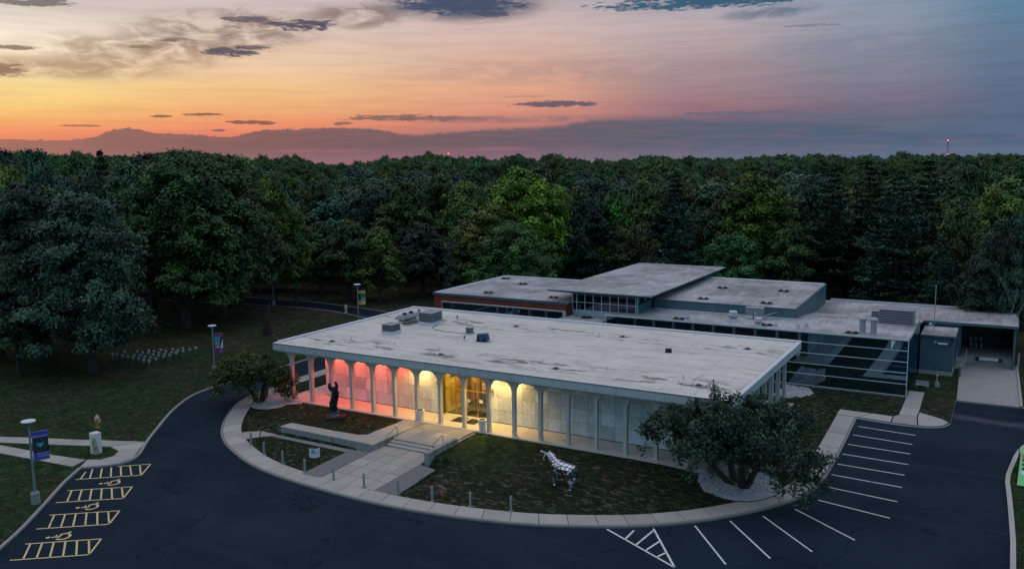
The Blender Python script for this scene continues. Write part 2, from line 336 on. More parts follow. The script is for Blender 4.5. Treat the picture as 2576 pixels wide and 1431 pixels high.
def roof2_fn(t, pos, b, tc):
    n = t.noise(pos, 0.16, 6, 0.62, 0.6); mp = t.new('ShaderNodeMapping'); mp.inputs['Scale'].default_value = (2.6, 0.28, 1); t.l.new(pos, mp.inputs['Vector'])
    n3 = t.noise(mp.outputs[0], 1.0, 6, 0.75, 0.3); n2 = t.noise(pos, 10, 4, 0.7); n4 = t.noise(pos, 0.5, 5, 0.6, 0.8)
    c = t.mix(t.smooth(t.m('ADD', t.m('MULTIPLY', n, 0.6), t.m('MULTIPLY', n3, 0.4)), 0.36, 0.62), (0.46, 0.45, 0.47), (0.20, 0.195, 0.21))
    c = t.mix(t.smooth(n4, 0.55, 0.72, 0.0, 0.5), c, (0.58, 0.58, 0.60)); c = t.mix(t.smooth(n3, 0.62, 0.75, 0.0, 0.6), c, (0.10, 0.10, 0.115))
    k = t.m('ADD', 0.75, t.m('MULTIPLY', n2, 0.5)); b.inputs['Roughness'].default_value = 0.8
    return t.mix(1.0, c, t.comb(k, k, k), 'MULTIPLY')
M['roof2'] = mat('weathered_roof', (0, 0, 0), fn=roof2_fn, spec=0.2)
M['column'] = mat('white_precast', (0, 0, 0), 0.6, fn=conc_fn((0.50, 0.50, 0.50), 0.12, 0.1))
M['fascia'] = mat('fascia_marble', (0, 0, 0), 0.6, fn=conc_fn((0.40, 0.47, 0.50), 0.3, 0.15))
M['marble'] = mat('marble', (0, 0, 0), fn=marble_fn)

M['soffit'] = mat('soffit_plaster', (0.55, 0.54, 0.52), 0.8, var=0.05)
M['bluemetal'] = mat('blue_metal_panel', (0.065, 0.125, 0.155), 0.5, 0.0, var=0.1, vscale=1.0, island=0.08)
M['darkblue'] = mat('blue_trim', (0.05, 0.10, 0.14), 0.45, var=0.05)
M['brick'] = mat('red_terracotta', (0.20, 0.045, 0.025), 0.9, var=0.12, vscale=2, island=0.12, bump=0.2)
M['frame'] = mat('white_frame', (0.55, 0.62, 0.68), 0.4, 0.3)
M['mullion'] = mat('bright_aluminium', (0.78, 0.86, 0.92), 0.4, 0.3)
M['whitewall'] = mat('pale_flashing', (0.42, 0.48, 0.55), 0.7, var=0.1)
M['line_w'] = mat('line_w_paint', (0,0,0), 0.7, fn=lambda t, pos, b, tc: t.mix(t.smooth(t.m('ADD', t.m('MULTIPLY', t.noise(pos, 2.2, 4, 0.7), 0.6), t.m('MULTIPLY', t.noise(pos, 14, 3, 0.7), 0.4)), 0.53, 0.64, 0.0, 0.75), (0.62, 0.66, 0.66), (0.05, 0.055, 0.06)))
M['line_y'] = mat('line_y_paint', (0,0,0), 0.7, fn=lambda t, pos, b, tc: t.mix(t.smooth(t.m('ADD', t.m('MULTIPLY', t.noise(pos, 2.2, 4, 0.7), 0.6), t.m('MULTIPLY', t.noise(pos, 14, 3, 0.7), 0.4)), 0.53, 0.64, 0.0, 0.75), (0.62, 0.50, 0.25), (0.05, 0.055, 0.06)))
M['steel'] = mat('galvanised_steel', (0.24, 0.32, 0.36), 0.45, 0.4, var=0.1)
M['black'] = mat('black_rubber', (0.012, 0.012, 0.014), 0.7)
M['dark'] = mat('dark_steel', (0.03, 0.035, 0.045), 0.5, 0.5, var=0.2)
M['grey'] = mat('grey_louvre', (0.25, 0.26, 0.30), 0.6, 0.3, var=0.1)
M['lgrey'] = mat('light_grey_metal', (0.36, 0.38, 0.42), 0.5, 0.3, var=0.1)
M['chrome'] = mat('chrome', (0.62, 0.66, 0.74), 0.14, 1.0, var=0.5, vscale=5)
M['hoof'] = mat('blackened_steel', (0.01, 0.011, 0.014), 0.4, 0.6)
M['rust'] = mat('dark_corten', (0.035, 0.018, 0.016), 0.9, var=0.3)
M['bark'] = mat('bark', (0.045, 0.038, 0.034), 0.95, var=0.3, vscale=4, bump=0.6, bscale=12)
M['bare'] = mat('bare_wood', (0.13, 0.14, 0.145), 0.9, var=0.2)
M['tarp'] = mat('blue_tarp', (0.008, 0.06, 0.16), 0.45, var=0.3)
M['mulch'] = mat('dark_mulch', (0.045, 0.036, 0.034), 1.0, var=0.4, vscale=6, bump=0.8)
M['stonew'] = mat('white_stone_chips', (0.40, 0.39, 0.43), 0.8, var=0.75, vscale=5)
M['white'] = mat('white_paint', (0.62, 0.64, 0.68), 0.5, var=0.04)
M['cream'] = mat('cream_glaze', (0.55, 0.42, 0.33), 0.5, var=0.1)
M['gold'] = mat('gold_paint', (0.42, 0.24, 0.05), 0.45, 0.3)
M['drain'] = mat('drain_blue', (0.02, 0.03, 0.07), 0.5)
M['foam'] = mat('orange_timber', (0.35, 0.2, 0.1), 0.8)
M['lobby'] = mat('lobby_wall', (0.72, 0.52, 0.10), 0.6, var=0.08, vscale=0.8)
M['lobbyw'] = mat('lobby_wood', (0.55, 0.30, 0.05), 0.5, var=0.15, vscale=2)
M['lobbyd'] = mat('lobby_dark', (0.05, 0.035, 0.02), 0.4)
M['carpet'] = mat('lobby_floor', (0.07, 0.055, 0.03), 0.9, var=0.4, vscale=14)
M['red'] = mat('red_paint', (0.5, 0.03, 0.04), 0.6)
M['green'] = mat('green_print', (0.16, 0.52, 0.20), 0.6)
M['olive'] = mat('leafy_print', (0.16, 0.22, 0.04), 0.6, var=0.5, vscale=6)
def glass(name, tint, fac, rough=0.015, base=(0.003, 0.010, 0.016)):
    m = bpy.data.materials.new(name); m.use_nodes = True; t = NT(m.node_tree); t.n.clear()
    o = t.new('ShaderNodeOutputMaterial'); g = t.new('ShaderNodeBsdfGlossy'); d = t.new('ShaderNodeBsdfDiffuse'); mx = t.new('ShaderNodeMixShader')
    g.inputs['Color'].default_value = (*tint, 1); g.inputs['Roughness'].default_value = rough; d.inputs['Color'].default_value = (*base, 1)
    lw = t.new('ShaderNodeLayerWeight'); lw.inputs['Blend'].default_value = 0.3
    t.put(mx.inputs[0], t.m('ADD', fac, t.m('MULTIPLY', lw.outputs['Fresnel'], 0.35), clamp=True))
    t.l.new(d.outputs[0], mx.inputs[1]); t.l.new(g.outputs[0], mx.inputs[2]); t.l.new(mx.outputs[0], o.inputs[0]); return m
M['glass'] = glass('dark_mirror_glass', (0.50, 0.74, 0.95), 0.34)
M['glassm'] = glass('dark_window_glass', (0.40, 0.45, 0.60), 0.20)
def clear_glass():
    m = bpy.data.materials.new('clear_glass'); m.use_nodes = True; t = NT(m.node_tree); t.n.clear()
    o = t.new('ShaderNodeOutputMaterial'); g = t.new('ShaderNodeBsdfGlossy'); d = t.new('ShaderNodeBsdfTransparent'); mx = t.new('ShaderNodeMixShader')
    g.inputs['Roughness'].default_value = 0.02; d.inputs['Color'].default_value = (0.9, 0.93, 0.9, 1); mx.inputs[0].default_value = 0.1
    t.l.new(d.outputs[0], mx.inputs[1]); t.l.new(g.outputs[0], mx.inputs[2]); t.l.new(mx.outputs[0], o.inputs[0]); return m
M['clear'] = clear_glass()
def emis(name, col, s):
    m = bpy.data.materials.new(name); m.use_nodes = True; t = NT(m.node_tree); t.n.clear()
    o = t.new('ShaderNodeOutputMaterial'); e = t.new('ShaderNodeEmission'); e.inputs[0].default_value = (*col, 1); e.inputs[1].default_value = s
    t.l.new(e.outputs[0], o.inputs[0]); return m
M['lamp_red'] = emis('lit_red_lamp', (1.0, 0.16, 0.06), 6); M['lamp_yel'] = emis('lit_yellow_lamp', (1.0, 0.72, 0.25), 8)
M['beacon'] = emis('red_beacon', (1.0, 0.08, 0.05), 14); M['yardlight'] = emis('yard_light', (0.8, 0.9, 1.0), 2)
def leafmat(name, c1, c2, rough=0.6):
    m = bpy.data.materials.new(name); m.use_nodes = True; t = NT(m.node_tree); b = t.n['Principled BSDF']
    oi = t.new('ShaderNodeObjectInfo'); geo = t.new('ShaderNodeNewGeometry'); at_ = t.new('ShaderNodeAttribute'); at_.attribute_name = 'tone'
    n = t.noise(geo.outputs['Position'], 0.35, 3, 0.5)
    f = t.m('POWER', t.m('ADD', t.m('MULTIPLY', at_.outputs['Fac'], 0.65), t.m('MULTIPLY', t.smooth(n, 0.35, 0.65), 0.35)), 1.5)
    c = t.mix(f, c1, c2)
    k = t.m('ADD', 0.55, t.m('MULTIPLY', oi.outputs['Random'], 0.95)); r2 = t.m('FRACT', t.m('MULTIPLY', oi.outputs['Random'], 7.31))
    c = t.mix(1.0, c, t.comb(t.m('MULTIPLY', k, t.m('ADD', 0.75, t.m('MULTIPLY', r2, 0.6))), k, t.m('MULTIPLY', k, t.m('SUBTRACT', 1.15, t.m('MULTIPLY', r2, 0.4)))), 'MULTIPLY')
    t.l.new(c, b.inputs['Base Color']); b.inputs['Roughness'].default_value = rough; b.inputs['Specular IOR Level'].default_value = 0.35
    return m
LEAF = {
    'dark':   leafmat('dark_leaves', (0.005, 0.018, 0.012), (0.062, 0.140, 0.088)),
    'mid':    leafmat('mid_leaves', (0.007, 0.026, 0.009), (0.085, 0.195, 0.048)),
    'bright': leafmat('bright_leaves', (0.020, 0.062, 0.006), (0.155, 0.320, 0.032)),
    'yellow': leafmat('yellow_green_leaves', (0.024, 0.048, 0.008), (0.160, 0.230, 0.042)),
    'blue':   leafmat('blue_green_leaves', (0.012, 0.050, 0.036), (0.060, 0.150, 0.100)),
    'pine':   leafmat('pine_needles', (0.005, 0.026, 0.018), (0.044, 0.135, 0.090)),
    'brown':  leafmat('brownish_leaves', (0.010, 0.022, 0.007), (0.085, 0.125, 0.034)),
}

# ------------------------------------------------------------------ mesh helpers
class MB:
    def __init__(s): s.v = []; s.f = []
    def box(s, x0, x1, y0, y1, z0, z1, rz=0.0, c=None):
        b = len(s.v); P = [(x0,y0,z0),(x1,y0,z0),(x1,y1,z0),(x0,y1,z0),(x0,y0,z1),(x1,y0,z1),(x1,y1,z1),(x0,y1,z1)]
        if rz:
            cx, cy = c if c else ((x0+x1)/2, (y0+y1)/2); co, si = math.cos(rz), math.sin(rz)
            P = [(cx+(x-cx)*co-(y-cy)*si, cy+(x-cx)*si+(y-cy)*co, z) for x, y, z in P]
        s.v += P; s.f += [tuple(b+i for i in q) for q in ((0,3,2,1),(4,5,6,7),(0,1,5,4),(1,2,6,5),(2,3,7,6),(3,0,4,7))]; return s
    def tube(s, pts, r, n=8, cap=True):
        b = len(s.v); pts = [Vector(p) for p in pts]
        if not isinstance(r, (list, tuple)): r = [r] * len(pts)
        for i, p in enumerate(pts):
            d = (pts[min(i+1, len(pts)-1)] - pts[max(i-1, 0)]).normalized()
            u = d.cross(Vector((0,0,1)))
            if u.length < 0.05: u = d.cross(Vector((0,1,0)))
            u.normalize(); w = d.cross(u)
            for k in range(n):
                a = 2*PI*k/n; q = p + (u*math.cos(a) + w*math.sin(a))*r[i]; s.v.append(tuple(q))
        for i in range(len(pts)-1):
            for k in range(n):
                a, c = b+i*n+k, b+i*n+(k+1) % n; s.f.append((a, a+n, c+n, c))
        if cap: s.f.append(tuple(b+k for k in range(n))); s.f.append(tuple(b+(len(pts)-1)*n+k for k in reversed(range(n))))
        return s
    def cyl(s, x, y, z0, z1, r0, r1=None, n=16):
        return s.lathe([(r0, z0), (r0 if r1 is None else r1, z1)], x, y, n)
    def lathe(s, prof, x=0, y=0, n=16):
        b = len(s.v)
        for r, z in prof:
            for k in range(n): a = 2*PI*k/n; s.v.append((x+r*math.cos(a), y+r*math.sin(a), z))
        for i in range(len(prof)-1):
            for k in range(n): a, c = b+i*n+k, b+i*n+(k+1) % n; s.f.append((a, c, c+n, a+n))
        s.f.append(tuple(b+k for k in reversed(range(n)))); s.f.append(tuple(b+(len(prof)-1)*n+k for k in range(n))); return s
    def prism(s, poly, z0, z1):         # vertical extrusion of an (x,y) outline; z0/z1 numbers or functions
        b = len(s.v); n = len(poly); f0 = z0 if callable(z0) else (lambda x, y: z0); f1 = z1 if callable(z1) else (lambda x, y: z1)
        s.v += [(x, y, f0(x, y)) for x, y in poly] + [(x, y, f1(x, y)) for x, y in poly]
        for t3 in geometry.tessellate_polygon([[Vector((x, y, 0)) for x, y in poly]]):
            A, B, D = [Vector((*poly[i], 0)) for i in t3]
            if (B-A).cross(D-A).z < 0: t3 = (t3[0], t3[2], t3[1])
            s.f.append(tuple(b+n+i for i in t3)); s.f.append(tuple(b+i for i in reversed(t3)))
        area = sum(poly[i][0]*poly[(i+1)%n][1]-poly[(i+1)%n][0]*poly[i][1] for i in range(n))
        for i in range(n):
            j = (i+1) % n; q = (b+i, b+j, b+n+j, b+n+i); s.f.append(q if area > 0 else tuple(reversed(q)))
        return s
    def plate(s, poly3, th, nrm):       # a flat outline in 3-D given a thickness along nrm
        b = len(s.v); n = len(poly3); k = Vector(nrm)*th
        s.v += [tuple(p) for p in poly3] + [tuple(Vector(p)+k) for p in poly3]
        for t3 in geometry.tessellate_polygon([[Vector(p) for p in poly3]]):
            s.f.append(tuple(b+i for i in t3)); s.f.append(tuple(b+n+i for i in reversed(t3)))
        for i in range(n): j = (i+1) % n; s.f.append((b+i, b+j, b+n+j, b+n+i))
        return s
    def mesh(s, name, m=None, smooth=False):
        me = bpy.data.meshes.new(name); me.from_pydata(s.v, [], s.f); me.validate(verbose=False)
        if m: me.materials.append(m)
        if smooth: me.polygons.foreach_set('use_smooth', [True]*len(me.polygons))
        bm = bmesh.new(); bm.from_mesh(me); bmesh.ops.recalc_face_normals(bm, faces=bm.faces); bm.to_mesh(me); bm.free()
        return me
    def build(s, name, m, parent=None, smooth=False, bevel=0.0):
        o = bpy.data.objects.new(name, s.mesh(name, m, smooth)); C.objects.link(o)
        if parent: o.parent = parent; o.matrix_parent_inverse = Matrix()
        if bevel: md = o.modifiers.new('bevel', 'BEVEL'); md.width = bevel; md.segments = 1; md.limit_method = 'ANGLE'
        return o
def inst(me, name, loc=(0,0,0), rz=0.0, parent=None, sc=None, m=None):
    o = bpy.data.objects.new(name, me); C.objects.link(o); o.location = loc; o.rotation_euler = (0, 0, rz)
    if sc is not None: o.scale = (sc, sc, sc) if not isinstance(sc, tuple) else sc
    if parent: o.parent = parent
    if m: o.material_slots[0].link = 'OBJECT'; o.material_slots[0].material = m
    return o
def tag(o, label=None, cat=None, group=None, kind=None):
    if label: o['label'] = label
    if cat: o['category'] = cat
    if group: o['group'] = group
    if kind: o['kind'] = kind
    return o
def thing(name, label, cat, loc=(0,0,0), rz=0.0, group=None):
    o = bpy.data.objects.new(name, None); C.objects.link(o); o.location = loc; o.rotation_euler = (0,0,rz); o.empty_display_size = 0.2
    return tag(o, label, cat, group)
def copy_tree(o, loc, rz=None, label=None, group=None, parent=None):
    c = o.copy(); C.objects.link(c)
    if parent: c.parent = parent
    else:
        c.location = loc
        if rz is not None: c.rotation_euler = (0,0,rz)
        if label: c['label'] = label
        if group: c['group'] = group
    for ch in list(o.children): copy_tree(ch, None, parent=c)
    return c

# ------------------------------------------------------------------ ground, roads, paths
west = [(20,-48),(9.6,-33.6),(7.8,-31.3),(6.3,-29.1),(4.0,-26.3),(0.6,-22.3),(-1.1,-19.9),(0.3,-18.5),(0.9,-17.6),(0.8,-16.4),(-0.2,-15.0),(-2.2,-12.9),(-4.4,-10.2),(-7.7,-6.1),(-9.6,-3.2),(-10.9,-0.8),(-11.5,2.0),(-11.6,6.4),(-11.6,13.7),(-11.8,24),(-13,32),(-16,38),(-21,41.6),(-29.1,44.0),(-34.8,45.2),(-42.9,44.8),(-48.9,43.7),(-60,41.5),(-80,40),(-150,42)]
west2 = [(-150,48),(-80,46.5),(-60,48.6),(-55,49.4),(-44,50.6),(-33.1,49.6),(-24,48),(-16,45),(-10,39),(-7,31),(-6.3,24)]
isl = [(-6.3,14),(-6.2,6),(-5.7,2.6),(-4.6,-0.8),(-2.2,-4.2),(0.8,-7.7),(3.7,-10.0),(6.8,-11.6),(9.8,-12.9),(12.4,-13.6),(15.3,-14.1),(19.9,-14.5),(23.8,-14.6),(27.8,-14.3),(31.7,-13.6),(35.3,-12.6),(38.4,-11.2),(41.7,-9.4),(44.6,-7.0),(47.2,-4.0),(49.2,-0.8),(50.1,1.7),(50.5,4.5),(50.5,9.4),(50.4,14.9),(50.2,22.1)]
ne = [(53.1,21.7),(55.0,21.75),(56.4,22.1),(57.3,22.9),(57.7,24.0),(57.7,25.0)]
east = [(57.7,32.4),(63.1,32.4),(64.5,33.6),(67,34.6),(100,38)]
east2 = [(100,29),(70,25.2),(66,23.7),(64.4,22.3),(63.3,20.6),(62.7,18.0),(62.3,14.4),(62.0,11.2),(62.15,7.9),(62.3,3.4),(62.4,-0.6),(62.4,-48)]
def chaikin(p, k=2):
    for _ in range(k):
        q = [p[0]]
        for a, b in zip(p[:-1], p[1:]): q += [(a[0]*.75+b[0]*.25, a[1]*.75+b[1]*.25), (a[0]*.25+b[0]*.75, a[1]*.25+b[1]*.75)]
        p = q + [p[-1]]
    return p
west_s = west[:1] + chaikin(west[1:6], 1) + chaikin(west[6:], 2); west2_s = chaikin(west2, 2); isl_s = chaikin(isl, 2)
ne_s = chaikin([(50.2,22.12)] + ne, 1)[1:]; east_s = east; east2_s = chaikin(east2[:-1], 1) + [east2[-1]]
road_poly = west_s + west2_s + isl_s + ne_s + east_s + east2_s
rp = np.array(road_poly)
def inside(pts, poly):
    x, y = pts[:, 0], pts[:, 1]; r = np.zeros(len(pts), bool); n = len(poly); j = n-1
    for i in range(n):
        xi, yi = poly[i]; xj, yj = poly[j]
        c = ((yi > y) != (yj > y)) & (x < (xj-xi)*(y-yi)/((yj-yi) + 1e-12) + xi); r ^= c; j = i
    return r
kerbs = np.array(isl_s + ne_s)
def seg_dist(x, y, pl):
    P = np.stack([np.atleast_1d(x), np.atleast_1d(y)], 1).astype(float); best = np.full(len(P), 1e9)
    for a, b in zip(pl[:-1], pl[1:]):
        a = np.array(a, float); b = np.array(b, float); d = b-a; L = d@d
        if L < 1e-9: continue
        tt = np.clip(((P-a)@d)/L, 0, 1); best = np.minimum(best, np.hypot(*(P-(a+tt[:, None]*d)).T))
    return best
def sstep(t): t = np.clip(t, 0, 1); return t*t*(3-2*t)
island_poly = isl_s + ne_s + [(57.7,32.4),(57.2,49.5),(57.2,70),(-6.3,70),(-6.3,24)]
def height(x, y):
    x = np.atleast_1d(np.asarray(x, float)); y = np.atleast_1d(np.asarray(y, float))
    h = np.full(len(x), 0.11)
    ins = inside(np.stack([x, y], 1), island_poly)
    d = seg_dist(x, y, isl_s)
    s = np.where(x < 21, 4.5, 9.0); s = np.where(x > 44, 5.0, s); s = np.where((x < 2), 6.0, s)
    hh = 0.11 + 0.58*sstep((d-1.8)/s)
    hh = np.where((x > 46.5) & (y > 19), 0.11, hh)
    hh = np.where(y > 24, 0.11 + (hh-0.11)*np.clip(1-(y-24)/5, 0, 1), hh)
    hh = np.where((y < -6.0) & (x < 19.0) & (x > -3), np.minimum(hh, 0.13), hh)
    hh = np.where((x > 5) & (x < 17.3) & (y > -6.3) & (y < 1.2), np.minimum(np.maximum(hh, 0.5), 0.70), hh)
    # under the plaza and steps keep the soil below the slabs
    hh = np.where((x > 15.0) & (x < 24.6) & (y < -6.5), 0.09, hh)
    hh = np.where((x > 14.9) & (x < 22.7) & (y >= -6.5) & (y < 1.0), 0.10, hh)
    return np.where(ins, hh, h)
def hz(x, y): return float(height(x, y)[0])

def cdt_sheet(pts, edges, keep, zf, name, m):
    from mathutils.geometry import delaunay_2d_cdt
    vs, es, fs, *_ = delaunay_2d_cdt([Vector(p) for p in pts], edges, [], 0, 1e-4)
    V = np.array([(v.x, v.y) for v in vs]); F = [tuple(f) for f in fs]
    cen = np.array([V[list(f)].mean(0) for f in F]); k = keep(cen)
    z = zf(V[:, 0], V[:, 1])
    me = bpy.data.meshes.new(name); me.from_pydata([(a, b, c) for (a, b), c in zip(V, z)], [], [f for f, q in zip(F, k) if q])
    bm = bmesh.new(); bm.from_mesh(me); bmesh.ops.delete(bm, geom=[v for v in bm.verts if not v.link_faces], context='VERTS'); bmesh.ops.recalc_face_normals(bm, faces=bm.faces)
    if sum(f.normal.z for f in bm.faces) < 0: bmesh.ops.reverse_faces(bm, faces=bm.faces)
    bm.to_mesh(me); bm.free(); me.materials.append(m)
    o = bpy.data.objects.new(name, me); C.objects.link(o); return o
bpts = [tuple(p) for p in road_poly]; n = len(bpts); bed = [(i, (i+1) % n) for i in range(n)]
grid = []
gx = sorted(set([round(v, 2) for v in np.arange(-10, 64, 0.8)] + list(range(-110, 120, 4)) + [-1500,-900,-500,-300,-200,-150,150,220,320,500,900,1500]))
gy = sorted(set([round(v, 2) for v in np.arange(-14.6, 30, 0.8)] + list(range(-60, 120, 4)) + [-900,-400,-200,-100,150,220,320,500,900,1800]))
G2 = np.array([(x, y) for x in gx for y in gy])
fine = (np.abs(G2[:, 0] % 4) < 1e-6) & (np.abs(G2[:, 1] % 4) < 1e-6)
near = inside(G2, island_poly) & (G2[:, 1] < 30)
big = (np.abs(G2[:, 0]) > 119) | (G2[:, 1] > 119) | (G2[:, 1] < -61)
sel = near | fine | (big & (np.isin(G2[:, 0], [-1500,-900,-500,-300,-200,-150,-100,-60,-20,20,60,100,150,220,320,500,900,1500])) & np.isin(G2[:, 1], [-900,-400,-200,-100,-60,-20,20,60,100,150,220,320,500,900,1800]))
G2 = G2[sel]; G2 = G2[seg_dist(G2[:, 0], G2[:, 1], road_poly + road_poly[:1]) > 0.15]
def zground(x, y):
    z = height(x, y) 
    far = np.clip((np.hypot(x-20, y) - 140)/400, 0, 1)
    return z + far*0.0
ground = cdt_sheet(bpts + [tuple(p) for p in G2], bed, lambda c: ~inside(c, road_poly), zground, 'ground', M['ground'])
tag(ground, 'dark grass lawns and leaf-strewn woodland floor around the museum drive', kind='structure')
def set_dry(o):
    me = o.data; co = np.zeros(len(me.vertices)*3); me.vertices.foreach_get('co', co); co = co.reshape(-1, 3); x, y = co[:, 0], co[:, 1]
    d = np.full(len(x), 0.47)
    # leaf litter under the big trees to the west, bare below the wood
    d = d + 0.33*np.exp(-(((x+34)/13)**2 + ((y-2)/13)**2)) + 0.25*np.exp(-(((x+42)/16)**2 + ((y-24)/14)**2))
    d = d + 0.22*((x < -14) & (y > -12) & (y < 60)) + 0.26*np.exp(-(((x+18)/8)**2 + ((y+5)/7)**2)) - 0.16*np.exp(-((x+13)/3.0)**2)*(y < 15) - 0.36*np.exp(-(((x+24)/11)**2 + ((y-30)/11)**2))
    d = np.where((y > 52) & (x < 110), d + 0.12, d)
    d = np.where((x > -5) & (x < 17) & (y < 1) & (y > -13), d + 0.08, d)
    d = np.where((x > 22) & (x < 48) & (y < 2) & (y > -13), d + 0.03, d)
    d = d + 0.45*np.exp(-(((x-26.3)/2.0)**2 + ((y+10.3)/1.5)**2))          # bare patch by the pavers
    d = d + 0.22*np.exp(-(((x-35)/2.2)**2 + ((y+7.6)/1.4)**2)) + 0.12*np.exp(-((y-0.0)/0.8)**2)*((x > 2) & (x < 40))
    d = d + 0.32*np.exp(-(((x+4.5)/1.6)**2 + ((y+13.1)/1.2)**2))
    d = d + 0.14*((x > 53) & (x < 58) & (y > 24) & (y < 45)) + 0.08*((x > 60) & (y < 20)) * 0 - 0.18*((x > 62) & (y < 25)) - 0.1*((x > 63) & (y > 45))
    d = np.where((x > 44) & (x < 58) & (y > 15) & (y < 31), d + 0.02, d)
    insd = inside(np.stack([x, y], 1), island_poly)
    fk = np.where(insd & (y < 31), 1.0, 0.45); fk = np.where((x > 17) & (x < 30) & (y > -6), .55, fk); fk = np.where(insd & (x < 17) & (y < 1), 0.95, fk)
    a2 = me.attributes.new('fleck', 'FLOAT', 'POINT'); a2.data.foreach_set('value', fk.astype(np.float32))
    d = np.where(insd, d - np.where(x < 17, 0.19, 0.13), d)
    d = np.clip(d, 0, 1); a = me.attributes.new('dry', 'FLOAT', 'POINT'); a.data.foreach_set('value', d.astype(np.float32))
set_dry(ground)
road = cdt_sheet(bpts, bed, lambda c: inside(c, road_poly), lambda x, y: np.zeros(len(x)), 'road', M['asphalt'])
tag(road, 'dark blue-black asphalt drive and car park curving round the museum', kind='structure')

def offset(pl, d):
    out = []
    for i, p in enumerate(pl):
        a = np.array(pl[max(i-1, 0)]); b = np.array(pl[min(i+1, len(pl)-1)]); t = b-a; t = t/(np.linalg.norm(t)+1e-9)
        out.append((p[0]-t[1]*d, p[1]+t[0]*d))
    return out
def strip(pl, d0, d1, z0, z1, name, m, parent=None):
    a, b = offset(pl, d0), offset(pl, d1); mb = MB(); n = len(pl)
    mb.v = [(x, y, z) for z in (z0, z1) for P in (a, b) for x, y in P]
    for i in range(n-1):
        A, B_, D, E_ = i, n+i, 2*n+i, 3*n+i
        mb.f += [(A, A+1, D+1, D), (B_, E_, E_+1, B_+1), (D, D+1, E_+1, E_), (A, B_, B_+1, A+1)]
    mb.f += [(0, 2*n, 3*n, n), (n-1, 2*n-1, 4*n-1, 3*n-1)]
    return mb.build(name, m, parent)
# isl_s runs clockwise round the road side: the island lies to its left
k1 = strip(isl_s, 0.0, 0.16, -0.02, 0.138, 'island_kerb', M['kerb']); tag(k1, 'low concrete kerb of the walk round the museum lawn', kind='structure')
kerb_w = strip(west_s[1:], -0.02, 0.20, -0.02, 0.135, 'west_kerb', M['kerb']); tag(kerb_w, 'pale concrete kerb along the west lawn edge of the drive', kind='structure')
kerb_n = strip(west2_s, -0.02, 0.18, -0.02, 0.13, 'north_kerb', M['kerb']); tag(kerb_n, 'concrete kerb on the far side of the north drive', kind='structure')
kerb_e = strip(east2_s, -0.02, 0.28, -0.02, 0.135, 'east_kerb', M['walk']); tag(kerb_e, 'pale concrete kerb along the east lawn of the car park', kind='structure')
def arclen(pl):
    d = [0.0]
    for a, b in zip(pl[:-1], pl[1:]): d.append(d[-1] + math.hypot(b[0]-a[0], b[1]-a[1]))
    return d
def sample(pl, s, d=None):
    d = d or arclen(pl)
    for i in range(len(pl)-1):
        if s <= d[i+1] + 1e-9:
            t = (s-d[i])/max(d[i+1]-d[i], 1e-9); return (pl[i][0]+(pl[i+1][0]-pl[i][0])*t, pl[i][1]+(pl[i+1][1]-pl[i][1])*t)
    return pl[-1]
def shrink(poly, g):
    cx = sum(p[0] for p in poly)/len(poly); cy = sum(p[1] for p in poly)/len(poly); out = []
    for x, y in poly:
        L = math.hypot(x-cx, y-cy); k = (L-g)/L; out.append((cx+(x-cx)*k, cy+(y-cy)*k))
    return out
def slab(poly, z1, parent, m='walk', th=0.1, gap=0.030, name='slab', zf=None):
    dz = random.uniform(-0.004, 0.004); mb = MB()
    if zf: mb.prism(shrink(poly, gap), lambda x, y: zf(x, y)-th, lambda x, y: zf(x, y)+dz)
    else: mb.prism(shrink(poly, gap), z1-th, z1+dz)
    return mb.build(name, M[m], parent)
def slabs_along(pl, d0, d1, step, z1, parent, m='walk'):
    a, b = offset(pl, d0), offset(pl, d1); da, db = arclen(a), arclen(b); n = max(1, round(da[-1]/step))
    for i in range(n):
        f0, f1 = i/n, (i+1)/n; fm = (f0+f1)/2
        slab([sample(a, f0*da[-1], da), sample(a, fm*da[-1], da), sample(a, f1*da[-1], da), sample(b, f1*db[-1], db), sample(b, fm*db[-1], db), sample(b, f0*db[-1], db)], z1, parent, m)
def emptys(name, label, kind='structure'):
    o = bpy.data.objects.new(name, None); C.objects.link(o); o.empty_display_size = 0.2; return tag(o, label, kind=kind)
walk = emptys('sidewalk', 'pale concrete walk of joined slabs curving round the museum lawn')
slabs_along([(-6.3, 30)] + isl_s, 0.17, 1.78, 1.95, 0.15, walk)
for poly in [[(48.4,24.0),(48.4,22.2),(50.2,22.2),(51.2,23.9)], [(50.3,22.2),(53.0,21.85),(53.0,23.8),(51.3,23.95)], [(53.1,21.85),(55.2,21.85),(54.9,24.6),(53.4,24.6),(53.1,23.9)],
             [(55.3,21.85),(56.4,22.2),(57.2,22.95),(57.55,24.0),(57.0,24.9),(55.0,26.3),(55.0,24.6)], [(53.42,24.7),(54.9,24.7),(54.92,27.6),(53.42,27.6)], [(53.42,27.65),(54.92,27.65),(54.85,30.7),(53.42,30.7)], [(53.42,30.75),(54.85,30.75),(54.8,34.0),(53.42,34.0)]]:
    slab(poly, 0.15, walk, gap=.012)
wpath = emptys('west_path', 'two forking concrete footpaths meeting the drive by the tall white box')
A_t = [(-42,-31),(-26,-23.6),(-14.8,-18.4),(-12.2,-17.3),(-8.1,-15.75),(-4.9,-14.4),(-3.4,-13.8)]; A_b = [(-41.4,-32.5),(-25.3,-25.1),(-14.2,-19.7),(-9.6,-17.95),(-6.8,-16.8),(-5.2,-16.1),(-3.7,-15.6)]
B_t = [(-40,-22.6),(-26,-21.0),(-12.6,-19.75),(-8.8,-19.35),(-5.8,-19.1),(-2.4,-18.55)]; B_b = [(-40,-24.2),(-26,-22.5),(-12.0,-21.1),(-8.4,-20.75),(-5.2,-20.4),(-1.9,-20.1)]
